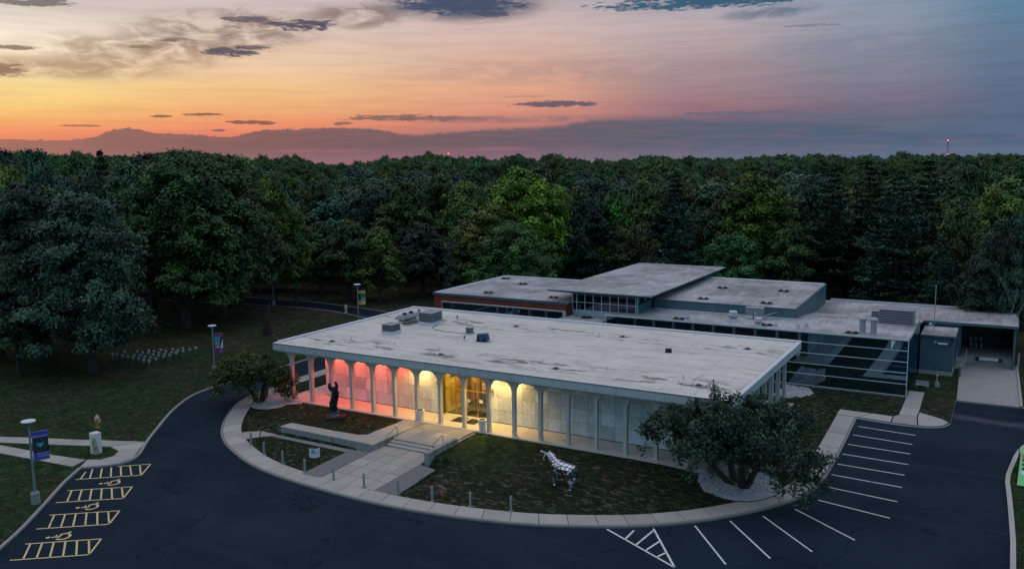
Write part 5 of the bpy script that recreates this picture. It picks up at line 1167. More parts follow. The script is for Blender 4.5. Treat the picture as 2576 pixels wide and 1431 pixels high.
make_proto('pine_b', 'pine', 22, R=6.0, H=21, z0=4.5, levels=21, dens=1.15)
make_proto('spruce', 'pine', 23, R=4.4, H=15, z0=.9, levels=20, leaf=.36)
TREE_N = {'pine_a': 'pine_tree', 'pine_b': 'pine_tree', 'spruce': 'conifer_tree'}
def tree_obj(x, y, Hh, Rr, key, leaf, label, group=None, rz=None, zb=None):
    cm_, tm_, H, R = PROTO[key]; nm = TREE_N.get(key, 'tree')
    t = thing(nm, label, 'tree', (x, y, 0.08 if zb is None else zb), random.uniform(0, 6.28) if rz is None else rz, group)
    sc = (Rr/R, Rr/R, Hh/H)
    inst(tm_, 'trunk', parent=t, sc=sc)
    c = inst(cm_, 'crown', parent=t, sc=sc); c.material_slots[0].link = 'OBJECT'; c.material_slots[0].material = LEAF[leaf]
    return t
def tree(u, dist, vtop, width_px, key, leaf, label, group=None, rz=None):
    d = ray(u, vtop); hd = math.hypot(d[0], d[1]); x, y = CAM[0]+d[0]/hd*dist, CAM[1]+d[1]/hd*dist; zt = CAM[2]+d[2]/hd*dist
    c = FX[0]*d[0]/hd + FX[1]*d[1]/hd; Rr = width_px/2*(dist*c)/FOC
    return tree_obj(x, y, max(5, zt-.1), Rr, key, leaf, label, group, rz)
# foreground left giants (trunks measured on the lawn)
def tree_base(x, y, vtop, width_px, key, leaf, label, rz=None, shift=0):
    dist = math.hypot(x-CAM[0], y-CAM[1]); d = np.array([x-CAM[0], y-CAM[1]]); a = math.atan2(d[0], d[1])-FAZ; u = 1288+FOC*math.tan(a)
    dd = ray(u, vtop); zt = CAM[2]+dd[2]/math.hypot(dd[0], dd[1])*dist; c = math.cos(a)
    return tree_obj(x, y, zt-.1, width_px/2*(dist*c)/FOC, key, leaf, label, rz=rz)
tree_base(-30.1, 1.1, 486, 340, 'big', 'dark', 'massive round dark tree nearest the drive, its crown reaching almost down to the lawn', 1.0)
tree_base(-40.2, 0.8, 462, 330, 'big2', 'dark', 'large dark tree at the left edge with its trunk bare above the lawn', 2.2)
tree_base(-42.0, 24.2, 388, 330, 'big2', 'mid', 'tallest tree of the left lawn, straight trunk beside the leaf litter clearing', 0.4)
tree_base(-43.8, 32.6, 402, 320, 'big', 'mid', 'broad tall tree with yellowing patches and a flared trunk right of the clearing', 4.1)
tree(470, 150, 380, 200, 'maple_b', 'mid', 'tall tree with tufted top breaking the skyline left of centre')
tree(360, 152, 390, 190, 'oak_b', 'dark', 'dark spiky-topped tree on the left skyline')
tree(585, 156, 396, 190, 'maple_b', 'mid', 'skyline tree with many upright tufts just left of the low gap')
tree(675, 150, 440, 130, 'maple_a', 'yellow', 'slender yellow-green tree beside the tall left group')
tree(735, 150, 520, 110, 'maple_a', 'yellow', 'small yellowish tree leaning out low from the left group')
tree(250, 148, 380, 120, 'pine_a', 'pine', 'dark conifer with star-like top poking above the left skyline')
tree(205, 142, 418, 190, 'open', 'blue', 'pale blue-green feathery tree on the left behind the dark giants')
tree(330, 138, 412, 180, 'oak_a', 'blue', 'blue-green round tree between the dark giants and the skyline')
tree(20, 140, 420, 150, 'maple_a', 'yellow', 'light olive tree at the far left edge of the picture')
tree(90, 165, 378, 170, 'oak_c', 'dark', 'very dark rounded crown on the far left skyline')
tree(10, 175, 380, 120, 'oak_b', 'dark', 'dark crown cut by the left edge of the picture at skyline height')
tree(90, 128, 470, 240, 'oak_c', 'brown', 'brownish dark crown in front of the left skyline trees')
tree(-30, 122, 560, 240, 'big', 'dark', 'dark tree half outside the left edge of the picture')
tree(20, 112, 640, 200, 'oak_c', 'dark', 'lower dark tree at the left edge in front of the giants')
# middle
tree(872, 150, 552, 160, 'maple_a', 'mid', 'maple with light green tips standing alone near the left lamp posts', rz=0.5)
tree(950, 147, 572, 130, 'maple_a', 'yellow', 'yellow-tipped maple, right partner of the lone maple')
tree(800, 160, 560, 130, 'maple_a', 'mid', 'smaller maple with dark trunk left of the lone pair')
tree(830, 172, 490, 200, 'open', 'blue', 'feathery blue-green tree behind the lone maples')
tree(925, 168, 470, 170, 'oak_a', 'dark', 'dark tree filling the space behind the lone maples')
tree(1020, 165, 455, 170, 'oak_b', 'mid', 'mid green tree right of the lone maples, in deep shade')
tree(1060, 152, 560, 170, 'oak_a', 'dark', 'low shaded tree above the dark clearing')
tree(1105, 172, 440, 150, 'oak_a', 'mid', 'rounded tree behind the shaded clearing')
tree(1318, 148, 422, 230, 'maple_b', 'bright', 'brightest light green tall tree behind the red terracotta wing', rz=2.0)
tree(1395, 150, 470, 130, 'maple_b', 'bright', 'right shoulder tree of the brightest green group')
tree(1225, 143, 520, 210, 'maple_b', 'yellow', 'olive green tree with bronze tips in front of the brightest one')
tree(1150, 140, 610, 90, 'maple_a', 'blue', 'low pale tree at the foot of the olive one')
tree(1290, 137, 560, 230, 'big', 'mid', 'bushy low tree directly behind the corner of the red wing')
tree(1175, 165, 455, 170, 'oak_a', 'yellow', 'olive rounded crown left of the brightest tree')
tree(1480, 150, 500, 170, 'oak_c', 'dark', 'dark gloomy tree right of the brightest group')
tree(1500, 172, 445, 160, 'oak_a', 'dark', 'greyish round tree high behind the gloomy one')
tree(1545, 152, 478, 130, 'maple_a', 'bright', 'small bright crown between the two dark round trees')
tree(1590, 145, 560, 150, 'open', 'brown', 'thin half-bare tree behind the clerestory roof')
tree(1625, 165, 450, 160, 'oak_b', 'mid', 'mid green skyline tree left of the spruce')
tree(1715, 140, 520, 175, 'spruce', 'pine', 'layered blue-green spruce directly behind the clerestory roof')
tree(1700, 160, 440, 170, 'pine_a', 'pine', 'taller conifer rising behind the layered spruce')
tree(1915, 143, 440, 235, 'maple_b', 'bright', 'broad bright green tree behind the blue clad block')
tree(1830, 145, 470, 160, 'oak_b', 'mid', 'green tree left of the broad bright one behind the blue block')
tree(1985, 138, 560, 150, 'maple_a', 'mid', 'drooping lower tree at the right of the broad bright one')
tree(1850, 136, 585, 170, 'oak_c', 'mid', 'low bushy tree hugging the back of the blue block')
tree(2097, 140, 425, 200, 'pine_b', 'pine', 'tall pine with a long bare trunk above the service roof', rz=1.0)
tree(2035, 150, 450, 150, 'oak_b', 'dark', 'dark tree between the bright tree and the tall pine')
tree(2190, 148, 408, 210, 'pine_b', 'pine', 'very tall pine right of the bare-trunked one', rz=3.0)
tree(2268, 132, 430, 230, 'pine_b', 'pine', 'nearest tall pine with layered plumes behind the dock wing', rz=5.0)
tree(2340, 142, 405, 200, 'pine_a', 'pine', 'slightly shorter pine leaning into the right group')
tree(2420, 128, 500, 190, 'open', 'mid', 'half-dead tree with pale bare branches at the right')
tree(2370, 122, 590, 130, 'spruce', 'pine', 'short conifer with drooping skirts behind the mast')
tree(2520, 138, 450, 190, 'maple_b', 'yellow', 'olive tree at the right, beside the half-dead one')
tree(2560, 120, 540, 180, 'oak_c', 'dark', 'dark tree at the right edge behind the dock')
tree(2470, 118, 640, 130, 'oak_b', 'dark', 'low shaded tree behind the right end of the dock wing')
tree(2440, 160, 410, 190, 'oak_a', 'mid', 'rounded skyline tree above the half-dead one')
tree(2575, 160, 405, 170, 'oak_c', 'mid', 'rounded crown cut by the right edge of the picture')
tree(2210, 128, 610, 130, 'spruce', 'pine', 'low conifer between the two tall pines')
# the wood behind: single trees as far as they can be told apart
SKY_ = [(-200,388),(0,390),(60,392),(90,388),(140,402),(250,400),(330,398),(500,392),(600,398),(650,402),(700,405),(740,405),(790,416),(850,426),(900,412),(1000,403),(1110,396),(1150,402),(1300,403),(1400,403),(1500,410),(1600,403),(1700,406),(1780,401),(1850,406),(1900,400),(2000,402),(2100,398),(2200,404),(2300,399),(2400,394),(2500,396),(2576,401),(2800,400)]
SU = [a for a, b in SKY_]; SV = [b for a, b in SKY_]
rng = random.Random(5); placed = []
kinds = [('oak_a','dark'),('oak_b','mid'),('oak_c','dark'),('maple_a','mid'),('oak_a','mid'),('slim','dark'),('open','brown'),('oak_b','yellow'),('pine_a','pine'),('oak_c','mid'),('slim','blue'),('maple_b','mid')]
labels_f = {'dark': 'dark rounded tree among the dense wood behind the museum', 'mid': 'mid green tree among the dense wood behind the museum', 'brown': 'thin brownish tree among the dense wood behind the museum',
            'yellow': 'olive green tree among the dense wood behind the museum', 'pine': 'dark conifer among the dense wood behind the museum', 'blue': 'blue-green tree among the dense wood behind the museum'}
def top_of(u, dist):
    base = float(np.interp(u, SU, SV)); k = min(1, max(0, (dist-165)/140)); near_v = 470
    return base*k + near_v*(1-k)
def wood(d0, d1, step, umin=-120, umax=2700, hook=None):
    dist = d0
    while dist < d1:
        spx = step*FOC/dist; u = umin + rng.random()*spx
        while u < umax:
            dd = dist + rng.uniform(-step*.45, step*.45); uu = u + rng.uniform(-.3, .3)*spx
            yield uu, dd
            u += spx
        dist += step*.95
for u, dist in wood(172, 262, 10.6):
    if 960 < u < 1130 and dist < 185: continue
    key, lf = rng.choice(kinds); v = top_of(u, dist) + rng.uniform(-14, 22)
    tree(u, dist, v, rng.uniform(9.5, 15.5)*FOC/dist, key, lf, labels_f[lf], 'trees of the dense wood behind the museum')
# undergrowth rows under the first trees so the wood closes
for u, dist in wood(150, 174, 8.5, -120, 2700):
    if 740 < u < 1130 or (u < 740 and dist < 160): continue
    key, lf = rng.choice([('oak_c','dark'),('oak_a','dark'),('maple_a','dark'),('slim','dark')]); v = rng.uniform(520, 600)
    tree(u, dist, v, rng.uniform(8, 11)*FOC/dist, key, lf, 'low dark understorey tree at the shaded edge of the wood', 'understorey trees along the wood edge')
# the far wood: too many and too small to pick apart
def far_wood():
    pts = []; att = []
    for u, dist in wood(262, 620, 10.5, -500, 3100):
        v = float(np.interp(u, SU, SV)) + 3.2*math.sin(u*.021+1) + 2.4*math.sin(u*.057) + rng.uniform(-6.0, 8.0); d = ray(u, v); hd = math.hypot(d[0], d[1]); zt = CAM[2]+d[2]/hd*dist
        pts.append((CAM[0]+d[0]/hd*dist, CAM[1]+d[1]/hd*dist, 0.0)); att.append((max(12, zt)/19.5, rng.uniform(0, 6.28), rng.uniform(.85, 1.15)))
    # woods on every other side, well outside the frame but seen from a step aside
    for k in range(420):
        a = rng.uniform(0, 2*PI); r = rng.uniform(190, 330); x, y = 20+r*math.cos(a), r*math.sin(a)-10; aa = math.degrees(math.atan2(x-CAM[0], y-CAM[1])-FAZ); aa = (aa+180) % 360-180
        if abs(aa) < 42: continue
        pts.append((x, y, 0)); att.append((rng.uniform(.9, 1.3), rng.uniform(0, 6.28), rng.uniform(.9, 1.3)))
    me = bpy.data.meshes.new('distant_wood'); me.from_pydata(pts, [], [])
    for i, nm in enumerate(('hs', 'rot', 'ws')):
        a = me.attributes.new(nm, 'FLOAT', 'POINT'); a.data.foreach_set('value', np.array([q[i] for q in att], np.float32))
    o = bpy.data.objects.new('distant_wood', me); C.objects.link(o); tag(o, 'unbroken mass of far treetops along the horizon', kind='stuff')
    srcs = [c for c in bpy.data.objects if c.name.startswith('crown')]
    pick = {}
    for c in srcs:
        k = c.data.name
        if k not in pick and c.material_slots[0].material in (LEAF['dark'], LEAF['mid']): pick[k] = c
    pick = list(pick.values())[:5]
    ng = bpy.data.node_groups.new('scatter_trees', 'GeometryNodeTree'); ng.interface.new_socket('Geometry', in_out='INPUT', socket_type='NodeSocketGeometry'); ng.interface.new_socket('Geometry', in_out='OUTPUT', socket_type='NodeSocketGeometry')
    N = ng.nodes; L = ng.links; gi = N.new('NodeGroupInput'); go = N.new('NodeGroupOutput'); g2i = N.new('GeometryNodeGeometryToInstance'); 
    for c in pick:
        oi = N.new('GeometryNodeObjectInfo'); oi.transform_space = 'ORIGINAL'; oi.inputs['Object'].default_value = c; oi.inputs['As Instance'].default_value = False
        L.new(oi.outputs['Geometry'], g2i.inputs[0])
    ip = N.new('GeometryNodeInstanceOnPoints'); L.new(gi.outputs[0], ip.inputs['Points']); L.new(g2i.outputs[0], ip.inputs['Instance']); ip.inputs['Pick Instance'].default_value = True
    ri_ = N.new('FunctionNodeRandomValue'); ri_.data_type = 'INT'; ri_.inputs[4].default_value = 0; ri_.inputs[5].default_value = len(pick)-1; L.new(ri_.outputs[2], ip.inputs['Instance Index'])
    def na(nm): q = N.new('GeometryNodeInputNamedAttribute'); q.data_type = 'FLOAT'; q.inputs[0].default_value = nm; return q.outputs[0]
    cx = N.new('ShaderNodeCombineXYZ'); L.new(na('rot'), cx.inputs[2]); L.new(cx.outputs[0], ip.inputs['Rotation'])
    cs_ = N.new('ShaderNodeCombineXYZ'); w = na('ws'); L.new(w, cs_.inputs[0]); L.new(w, cs_.inputs[1]); L.new(na('hs'), cs_.inputs[2]); L.new(cs_.outputs[0], ip.inputs['Scale'])
    L.new(ip.outputs[0], go.inputs[0]); md = o.modifiers.new('scatter', 'NODES'); md.node_group = ng
far_wood()
# the two spreading ornamental trees beside the portico
def ornamental(x, y, R, H, zb, leafkey, seed, label, leaf=.13, clumps=520, per=60, stems=5, shape=None):
    rng = np.random.default_rng(seed); rr = random.Random(seed); t = thing('ornamental_tree', label, 'tree', (x, y, zb))
    mb = MB(); tips = []
    def grow(p, d, L, r, depth):
        pts = [p]; rad_l = [r]; q = Vector(p); dv = Vector(d).normalized(); n = 4
        for i in range(n):
            dv = (dv + Vector((rr.uniform(-.22,.22), rr.uniform(-.22,.22), rr.uniform(-.12,.14)))).normalized(); q = q+dv*L/n; pts.append(tuple(q)); rad_l.append(r*(1-.42*(i+1)/n))
        mb.tube(pts, rad_l, 7 if depth < 2 else 4, cap=False)
        if depth >= 1: tips.extend([pts[2], pts[3], pts[4]])
        if depth < 4:
            for k in range(3 if depth < 2 else 3):
                a = rr.uniform(0, 2*PI); tl = rr.uniform(.35, .8); side = Vector((math.cos(a), math.sin(a), rr.uniform(-.15, .35)))
                grow(pts[rr.choice((3, 4))], tuple(dv*(1-tl)+side*tl), L*rr.uniform(.55, .75), rad_l[-1]*.75, depth+1)
    for k in range(stems):
        a = 2*PI*k/stems+rr.uniform(-.4, .4); grow((0.12*math.cos(a), .12*math.sin(a), -.1), (math.cos(a)*.62, math.sin(a)*.62, .85), H*.34, .15, 0)
    b = mb.build('trunk', M['bark'], t)
    tp_ = np.array(tips); 
    # fit the twig cloud to the crown
    sc = np.array([R*.92/np.percentile(np.abs(tp_[:, 0]), 97), R*.92/np.percentile(np.abs(tp_[:, 1]), 97), H*.95/np.percentile(tp_[:, 2], 99)]); b.scale = tuple(sc); tp_ = tp_*sc
    idx = rng.choice(len(tp_), clumps); C0 = tp_[idx] + rng.normal(size=(clumps, 3))*[.3, .3, .25]
    low = rng.random(clumps) < .22
    q_ = (C0[:, 0]/R)**2 + (C0[:, 1]/R)**2; C0[:, 2] = np.minimum(C0[:, 2], H*(1.02-.42*np.clip(q_, 0, 1)) + rng.normal(size=clumps)*.18); rad_c = np.hypot(C0[:, 0], C0[:, 1])
    far_ = rad_c > R*1.06; C0[far_, :2] *= (R*1.06/rad_c[far_])[:, None]*rng.uniform(.85, 1, far_.sum())[:, None]; rad_c = np.hypot(C0[:, 0], C0[:, 1])
    C0[low, 2] = np.maximum(1.0, C0[low, 2] - rng.uniform(.6, 2.0, low.sum())*(rad_c[low]/R)**1.2)
    P = np.repeat(C0, per, 0) + rng.normal(size=(clumps*per, 3))*[.22, .22, .19]
    P[:, 2] = np.maximum(P[:, 2], .5)
    N = unit(rng.normal(size=P.shape)*.7+[0, 0, .7]); T = np.clip(np.repeat(rng.random(clumps), per)*.7+rng.random(len(P))*.4, 0, 1)
    me = quads_mesh('crown', leaf_quads(P, N, leaf, rng), T, LEAF[leafkey]); o = bpy.data.objects.new('crown', me); C.objects.link(o); o.parent = t
    return t
ornamental(45.5, 0.1, 6.8, 7.1, hz(45.9, -.3), 'dark', 31, 'large spreading multi-stemmed tree on the round gravel bed at the right corner', clumps=880, per=56, leaf=.115)
ornamental(-2.5, 0.6, 4.3, 5.2, hz(-2.2, .9), 'brown', 32, 'low spreading olive-brown tree on the gravel bed at the left corner of the portico', clumps=520, per=50, stems=3, leaf=.11)

# ------------------------------------------------------------------ street furniture, signs, sculptures
def text(body, size, loc, rot, m, parent, align='CENTER', name='lettering', sx=1.0):
    cu = bpy.data.curves.new(name, 'FONT'); cu.body = body; cu.size = size; cu.align_x = align; cu.align_y = 'CENTER'; cu.resolution_u = 2
    tmp = bpy.data.objects.new('t', cu); me = bpy.data.meshes.new_from_object(tmp); bpy.data.objects.remove(tmp); bpy.data.curves.remove(cu)
    me.materials.clear(); me.materials.append(m); o = bpy.data.objects.new(name, me); C.objects.link(o); o.location = loc; o.rotation_euler = rot; o.scale = (sx, 1, 1); o.parent = parent; return o
M['bannerblue'] = mat('banner_blue', (0.06, 0.07, 0.42), 0.6); M['bannerdark'] = mat('banner_dark', (0.008, 0.02, 0.03), 0.6); M['teal'] = mat('teal_print', (0.02, 0.30, 0.38), 0.6)
M['magenta'] = mat('banner_magenta', (0.24, 0.01, 0.15), 0.6); M['skyprint'] = mat('sky_blue_print', (0.03, 0.28, 0.45), 0.6); M['orangeb'] = mat('banner_orange', (0.62, 0.33, 0.06), 0.6)
M['aqua'] = mat('aqua_print', (0.05, 0.42, 0.34), 0.6); M['gprint'] = mat('dark_green_print', (0.02, 0.17, 0.06), 0.6); M['peach'] = mat('peach_print', (0.5, 0.33, 0.25), 0.6)
def lamp_post(x, y, h, lab, base=True, br=0.0):
    t = thing('lamp_post', lab, 'lamp post', (x, y, 0.1), br)
    if base: MB().lathe([(.29,-.1),(.29,.78),(.26,.82)], 0, 0, 18).build('concrete_base', M['kerb'], t); MB().cyl(0, 0, .82, .9, .17, .14, 12).build('base_plate', M['steel'], t)
    MB().lathe([(.085, .0 if not base else .85), (.075, h-.9), (.08, h-.55), (.13, h-.35)], 0, 0, 12).build('pole', M['steel'], t)
    MB().lathe([(.12,h-.35),(.30,h-.12),(.36,h-.08)], 0, 0, 18).build('yoke', M['steel'], t)
    hd_ = MB().lathe([(.30,h-.09),(.46,h-.05),(.48,h),(.44,h+.04),(.1,h+.06)], 0, 0, 28).build('lamp_head', M['white'], t)
    return t
def banner(t, h, w, hh, off=.12):
    b = MB().box(off, off+w, -.012, .012, h-hh, h).build('banner', M['bannerdark'], t)
    for z in (h+.01, h-hh-.01): MB().tube([(0,0,z),(off+w+.02,0,z)], .02, 6).build('arm', M['steel'], t)
    return b
FR = (PI/2, 0, 0)
def strip_on(b, x0, x1, z0, z1, m, name='print', y=-.016): return MB().box(x0, x1, y-.003, y, z0, z1).build(name, m, b)
# banner faces the camera: rotate each post so that its -Y side looks at the drone
def face(x, y): return math.atan2(CAM[1]-y, CAM[0]-x) + PI/2
x, y = 2.75, -25.9
L1 = lamp_post(x, y, 6.0, 'nearest lamp post, on the lower left grass, with a blue and black banner', True, face(x, y)+.12)
b = banner(L1, 5.15, 1.0, 2.05)
strip_on(b, .12, 1.12, 4.68, 5.15, M['bannerblue']); strip_on(b, .12, 1.12, 3.10, 3.66, M['bannerblue'])
text('CEDARHURST', .155, (.62, -.025, 4.80), FR, M['white'], b); text('COMMUNITY', .14, (.74, -.025, 3.53), FR, M['white'], b, sx=.95); text('OUTREACH', .14, (.76, -.025, 3.36), FR, M['white'], b, sx=.95)
hp = []
for k in range(28):
    a = 2*PI*k/28; hp.append((16*math.sin(a)**3, 13*math.cos(a)-5*math.cos(2*a)-2*math.cos(3*a)-math.cos(4*a)))
for sc_, mm, yy in ((.0165, 'teal', -.018), (.0125, 'bannerdark', -.020), (.0115, 'skyprint', -.022)):
    MB().plate([(.60+px*sc_, yy, 4.18+pz*sc_) for px, pz in hp], .002, (0, -1, 0)).build('heart', M[mm], b)
MB().plate([(.56,-.026,4.2),(.60,-.026,4.23),(.66,-.026,4.19),(.62,-.026,4.12)], .002, (0,-1,0)).build('hand', M['white'], b)
for k in range(22):
    a = 2*PI*k/22; r0, r1 = .34, .40+.05*(k % 2); MB().plate([(.60+r0*math.cos(a), -.018, 4.18+r0*math.sin(a)), (.60+r1*math.cos(a-.03), -.018, 4.18+r1*math.sin(a-.03)), (.60+r1*math.cos(a+.03), -.018, 4.18+r1*math.sin(a+.03))], .002, (0,-1,0)).build('ray', M['peach'], b)
x, y = -16.3, 6.8
L2 = lamp_post(x, y, 5.5, 'lamp post left of the olive-brown corner tree, with a magenta banner', True, face(x, y))
b = banner(L2, 5.1, .95, 2.3); b.location.z = -.55
for o_ in L2.children:
    if o_.name.startswith('arm'): o_.location.z = -.55
strip_on(b, .12, 1.07, 4.82, 5.1, M['magenta']); strip_on(b, .12, 1.07, 4.68, 4.82, M['magenta']); strip_on(b, .12, .8, 4.25, 4.66, M['skyprint']); strip_on(b, .12, 1.07, 2.8, 3.35, M['magenta'])
MB().plate([(1.06,-.02,4.5),(1.06,-.02,3.4),(.72,-.02,3.4)], .002, (0,-1,0)).build('print', M['white'], b)
for z in (4.06, 3.88, 3.66, 3.46): strip_on(b, .2, .7, z, z+.09, M['white'], y=-.02)
text('CEDARHURST', .13, (.6, -.025, 4.75), FR, M['white'], b); text('ARTS', .13, (.85, -.025, 3.2), FR, M['white'], b); text('CENTER', .13, (.78, -.025, 3.03), FR, M['white'], b)
x, y = -16.4, 32.2
L3 = lamp_post(x, y, 6.9, 'lamp post by the hydrant with an orange and green banner, before the white roof', True, face(x, y))
b = banner(L3, 6.0, .95, 1.95)
strip_on(b, .12, 1.07, 5.62, 6.0, M['orangeb']); strip_on(b, .12, 1.07, 4.05, 4.68, M['orangeb']); strip_on(b, .45, 1.07, 5.05, 5.6, M['gprint']); strip_on(b, .45, 1.07, 4.7, 5.03, M['aqua']); text('CEDARHURST', .13, (.6, -.025, 5.75), FR, M['white'], b); strip_on(b, .62, 1.0, 4.35, 4.5, M['white'], y=-.02); strip_on(b, .62, 1.0, 4.18, 4.28, M['white'], y=-.02)
x, y = -44.9, 44.4
L4 = lamp_post(x, y, 6.8, 'farthest lamp post, beside the road under the left trees, with a pale green banner', True, face(x, y))
b = banner(L4, 6.1, .9, 2.0); strip_on(b, .12, 1.02, 5.2, 6.1, M['aqua']); strip_on(b, .12, 1.02, 4.1, 4.9, M['white']); strip_on(b, .12, 1.02, 4.9, 5.2, M['gprint'])
# bollards
bol = [(6.7,-9.55),(9.6,-10.9),(12.5,-11.75),(15.4,-12.35),(18.4,-12.5),(21.4,-12.6),(24.45,-12.55),(27.3,-12.35),(30.2,-11.95),(33.05,-11.3)]
blab = ['first bollard from the left, where the side ramp leaves the walk','second bollard from the left, before the small lower lawn','third bollard from the left, before the small lower lawn','fourth bollard from the left, at the corner of the left brick strip','fifth bollard from the left, on the court slabs by the left brick strip','sixth bollard from the left, on the court slabs in front of the steps','seventh bollard from the left, at the corner of the right brick strip','third bollard from the right, by the bare patch of soil','second bollard from the right, before the big lawn','rightmost bollard of the row, before the big lawn']
b0 = None
for i, (x, y) in enumerate(bol):
    if b0 is None:
        b0 = thing('bollard', blab[0], 'bollard', (x, y, 0.14), group='lighting bollards along the curved walk')
        MB().cyl(0, 0, 0, .84, .085, .085, 16).build('post', M['steel'], b0); MB().cyl(0, 0, .84, .90, .05, .05, 10).build('light_slot', M['white'], b0); MB().lathe([(.088,.90),(.088,1.03),(.07,1.06)], 0, 0, 16).build('cap', M['steel'], b0); MB().box(-.14, .14, -.14, .14, 0, .03).build('base_plate', M['kerb'], b0)
    else: copy_tree(b0, (x, y, 0.14+(.005 if i in (4, 5) else 0)), label=blab[i])
# fire hydrants
def hydrant(x, y, s, lab, m1='cream', m2='gold'):
    t = thing('fire_hydrant', lab, 'hydrant', (x, y, .1)); 
    MB().lathe([(.16*s,-.05),(.16*s,.06*s),(.11*s,.08*s),(.11*s,.55*s),(.17*s,.56*s),(.17*s,.62*s)], 0, 0, 16).build('barrel', M[m2], t); MB().lathe([(.16*s,.62*s),(.15*s,.72*s),(.10*s,.82*s),(.04*s,.86*s),(.04*s,.92*s)], 0, 0, 16).build('bonnet', M[m1], t)
    for a in (0, PI/2, PI): MB().tube([(.08*s*math.cos(a), .08*s*math.sin(a), .45*s), (.23*s*math.cos(a), .23*s*math.sin(a), .45*s)], .065*s, 8).build('nozzle', M[m1], t)
hydrant(-9.5, -12.6, 1.35, 'gold and cream fire hydrant on the grass behind the tall white box'); hydrant(-29.4, 44.6, 1.45, 'cream and orange fire hydrant beside the far road, left of the orange banner', 'cream', 'cream')
# information box
ib = thing('information_box', 'tall white box with arched colour prints standing on the grass between two footpaths', 'information box', (-3.25, -17.05, .1), rad(-6))
MB().box(-.45, .45, -.45, .45, 0, 2.0).build('case', M['white'], ib, bevel=.02)
ib.scale = (.74, .74, .88)
def arch(face_, half):
    pts = []
    for k in range(9): a = PI/2*k/8; pts.append((half*.45*(1-1.0) , 0, 0))
# prints wrap the corner that faces the drive: on the front (-Y) and right (+X) faces
def on_front(poly, m, d=.455, name='print'): MB().plate([(x, -d, z) for x, z in poly], .004, (0,-1,0)).build(name, m, ib)
def on_side(poly, m, d=.455, name='print'): MB().plate([(d, x, z) for x, z in poly], .004, (1,0,0)).build(name, m, ib)
qa = [(.45-.33*math.sin(a), 1.15+.5*math.cos(a)) for a in np.linspace(0, PI/2, 8)]
on_front([(.45,.05),(.45,1.65)] + qa[1:] + [(.12,.05)], M['peach']); on_side([(-.45,.05),(-.45,1.65)] + [(-.45+.33*math.sin(a), 1.15+.5*math.cos(a)) for a in np.linspace(0, PI/2, 8)][1:] + [(-.12+.25,.05)], M['peach'])
on_front([(.16,.85),(.42,.85),(.42,1.3),(.16,1.3)], M['gprint'], .461); on_side([(-.38,.9),(-.14,.9),(-.14,1.35),(-.25,1.4),(-.38,1.35)], M['green'], .461)
for k in range(4): on_front([(.16,.45+.09*k),(.42,.45+.09*k),(.42,.48+.09*k),(.16,.48+.09*k)], M['dark'], .461, 'text_line'); on_side([(-.4,.45+.09*k),(-.12,.45+.09*k),(-.12,.48+.09*k),(-.4,.48+.09*k)], M['dark'], .461, 'text_line')
# lawn sign
ls = thing('lawn_sign', 'small curved white sign with a dark wave line, on the lower left lawn', 'sign', (14.15, -9.9, .1), face(14, -10)-.1)
for x in (-.35, .35): MB().tube([(x,0,-.1),(x,0,.3)], .02, 6).build('stake', M['dark'], ls)
mb = MB(); nn_ = 9
for j, (z, sg) in enumerate(((.25, 1), (.64, 1), (.68, 1), (1.0, 1))):
    for i in range(nn_): xx = -.42+.84*i/(nn_-1); mb.v.append((xx, -.12*math.cos(xx*3.2), z - .10*math.cos(xx*3.0)+.10))
mb.f = [(j*nn_+i, j*nn_+i+1, (j+1)*nn_+i+1, (j+1)*nn_+i) for j in (0, 1, 2) for i in range(nn_-1)]
pn = mb.build('panel', M['white'], ls); pn.data.materials.append(M['gprint'])
for p_ in pn.data.polygons:
    if 8 <= p_.index < 16: p_.material_index = 1
sm = pn.modifiers.new('thick', 'SOLIDIFY'); sm.thickness = .02
MB().box(-.22, -.02, -.145, -.14, .83, .93).build('emblem', M['gprint'], ls); MB().box(-.25, .05, -.143, -.14, .74, .765).build('text_line', M['dark'], ls); MB().box(-.25, .1, -.143, -.14, .68, .70).build('text_line', M['dark'], ls)
# litter urns
for x, y, l in ((16.55, 1.15, 'white tapered litter urn left of the entrance, beside an arcade column'), (23.0, 1.25, 'white tapered litter urn right of the entrance, beside an arcade column')):
    t = thing('litter_urn', l, 'litter bin', (x, y, FZ)); MB().lathe([(.26,0),(.30,.1),(.36,.82),(.39,.86),(.39,.95),(.30,.95)], 0, 0, 20).build('urn', M['white'], t); MB().cyl(0, 0, .951, .96, .28, .28, 18).build('opening', M['black'], t)
for x, y, w, l in ((19.05, 2.2, 1.1, 'dark doormat left of the pair before the glass doors'), (20.45, 2.2, 1.1, 'dark doormat right of the pair before the glass doors'), (18.7, 4.4, 1.1, 'dark doormat just inside the glass, left one'), (20.2, 4.4, 1.2, 'dark doormat just inside the glass, right one')):
    t = thing('doormat', l, 'doormat', (x, y, FZ+.003)); MB().box(0, w, 0, 1.4, 0, .02).build('mat', M['black'], t)
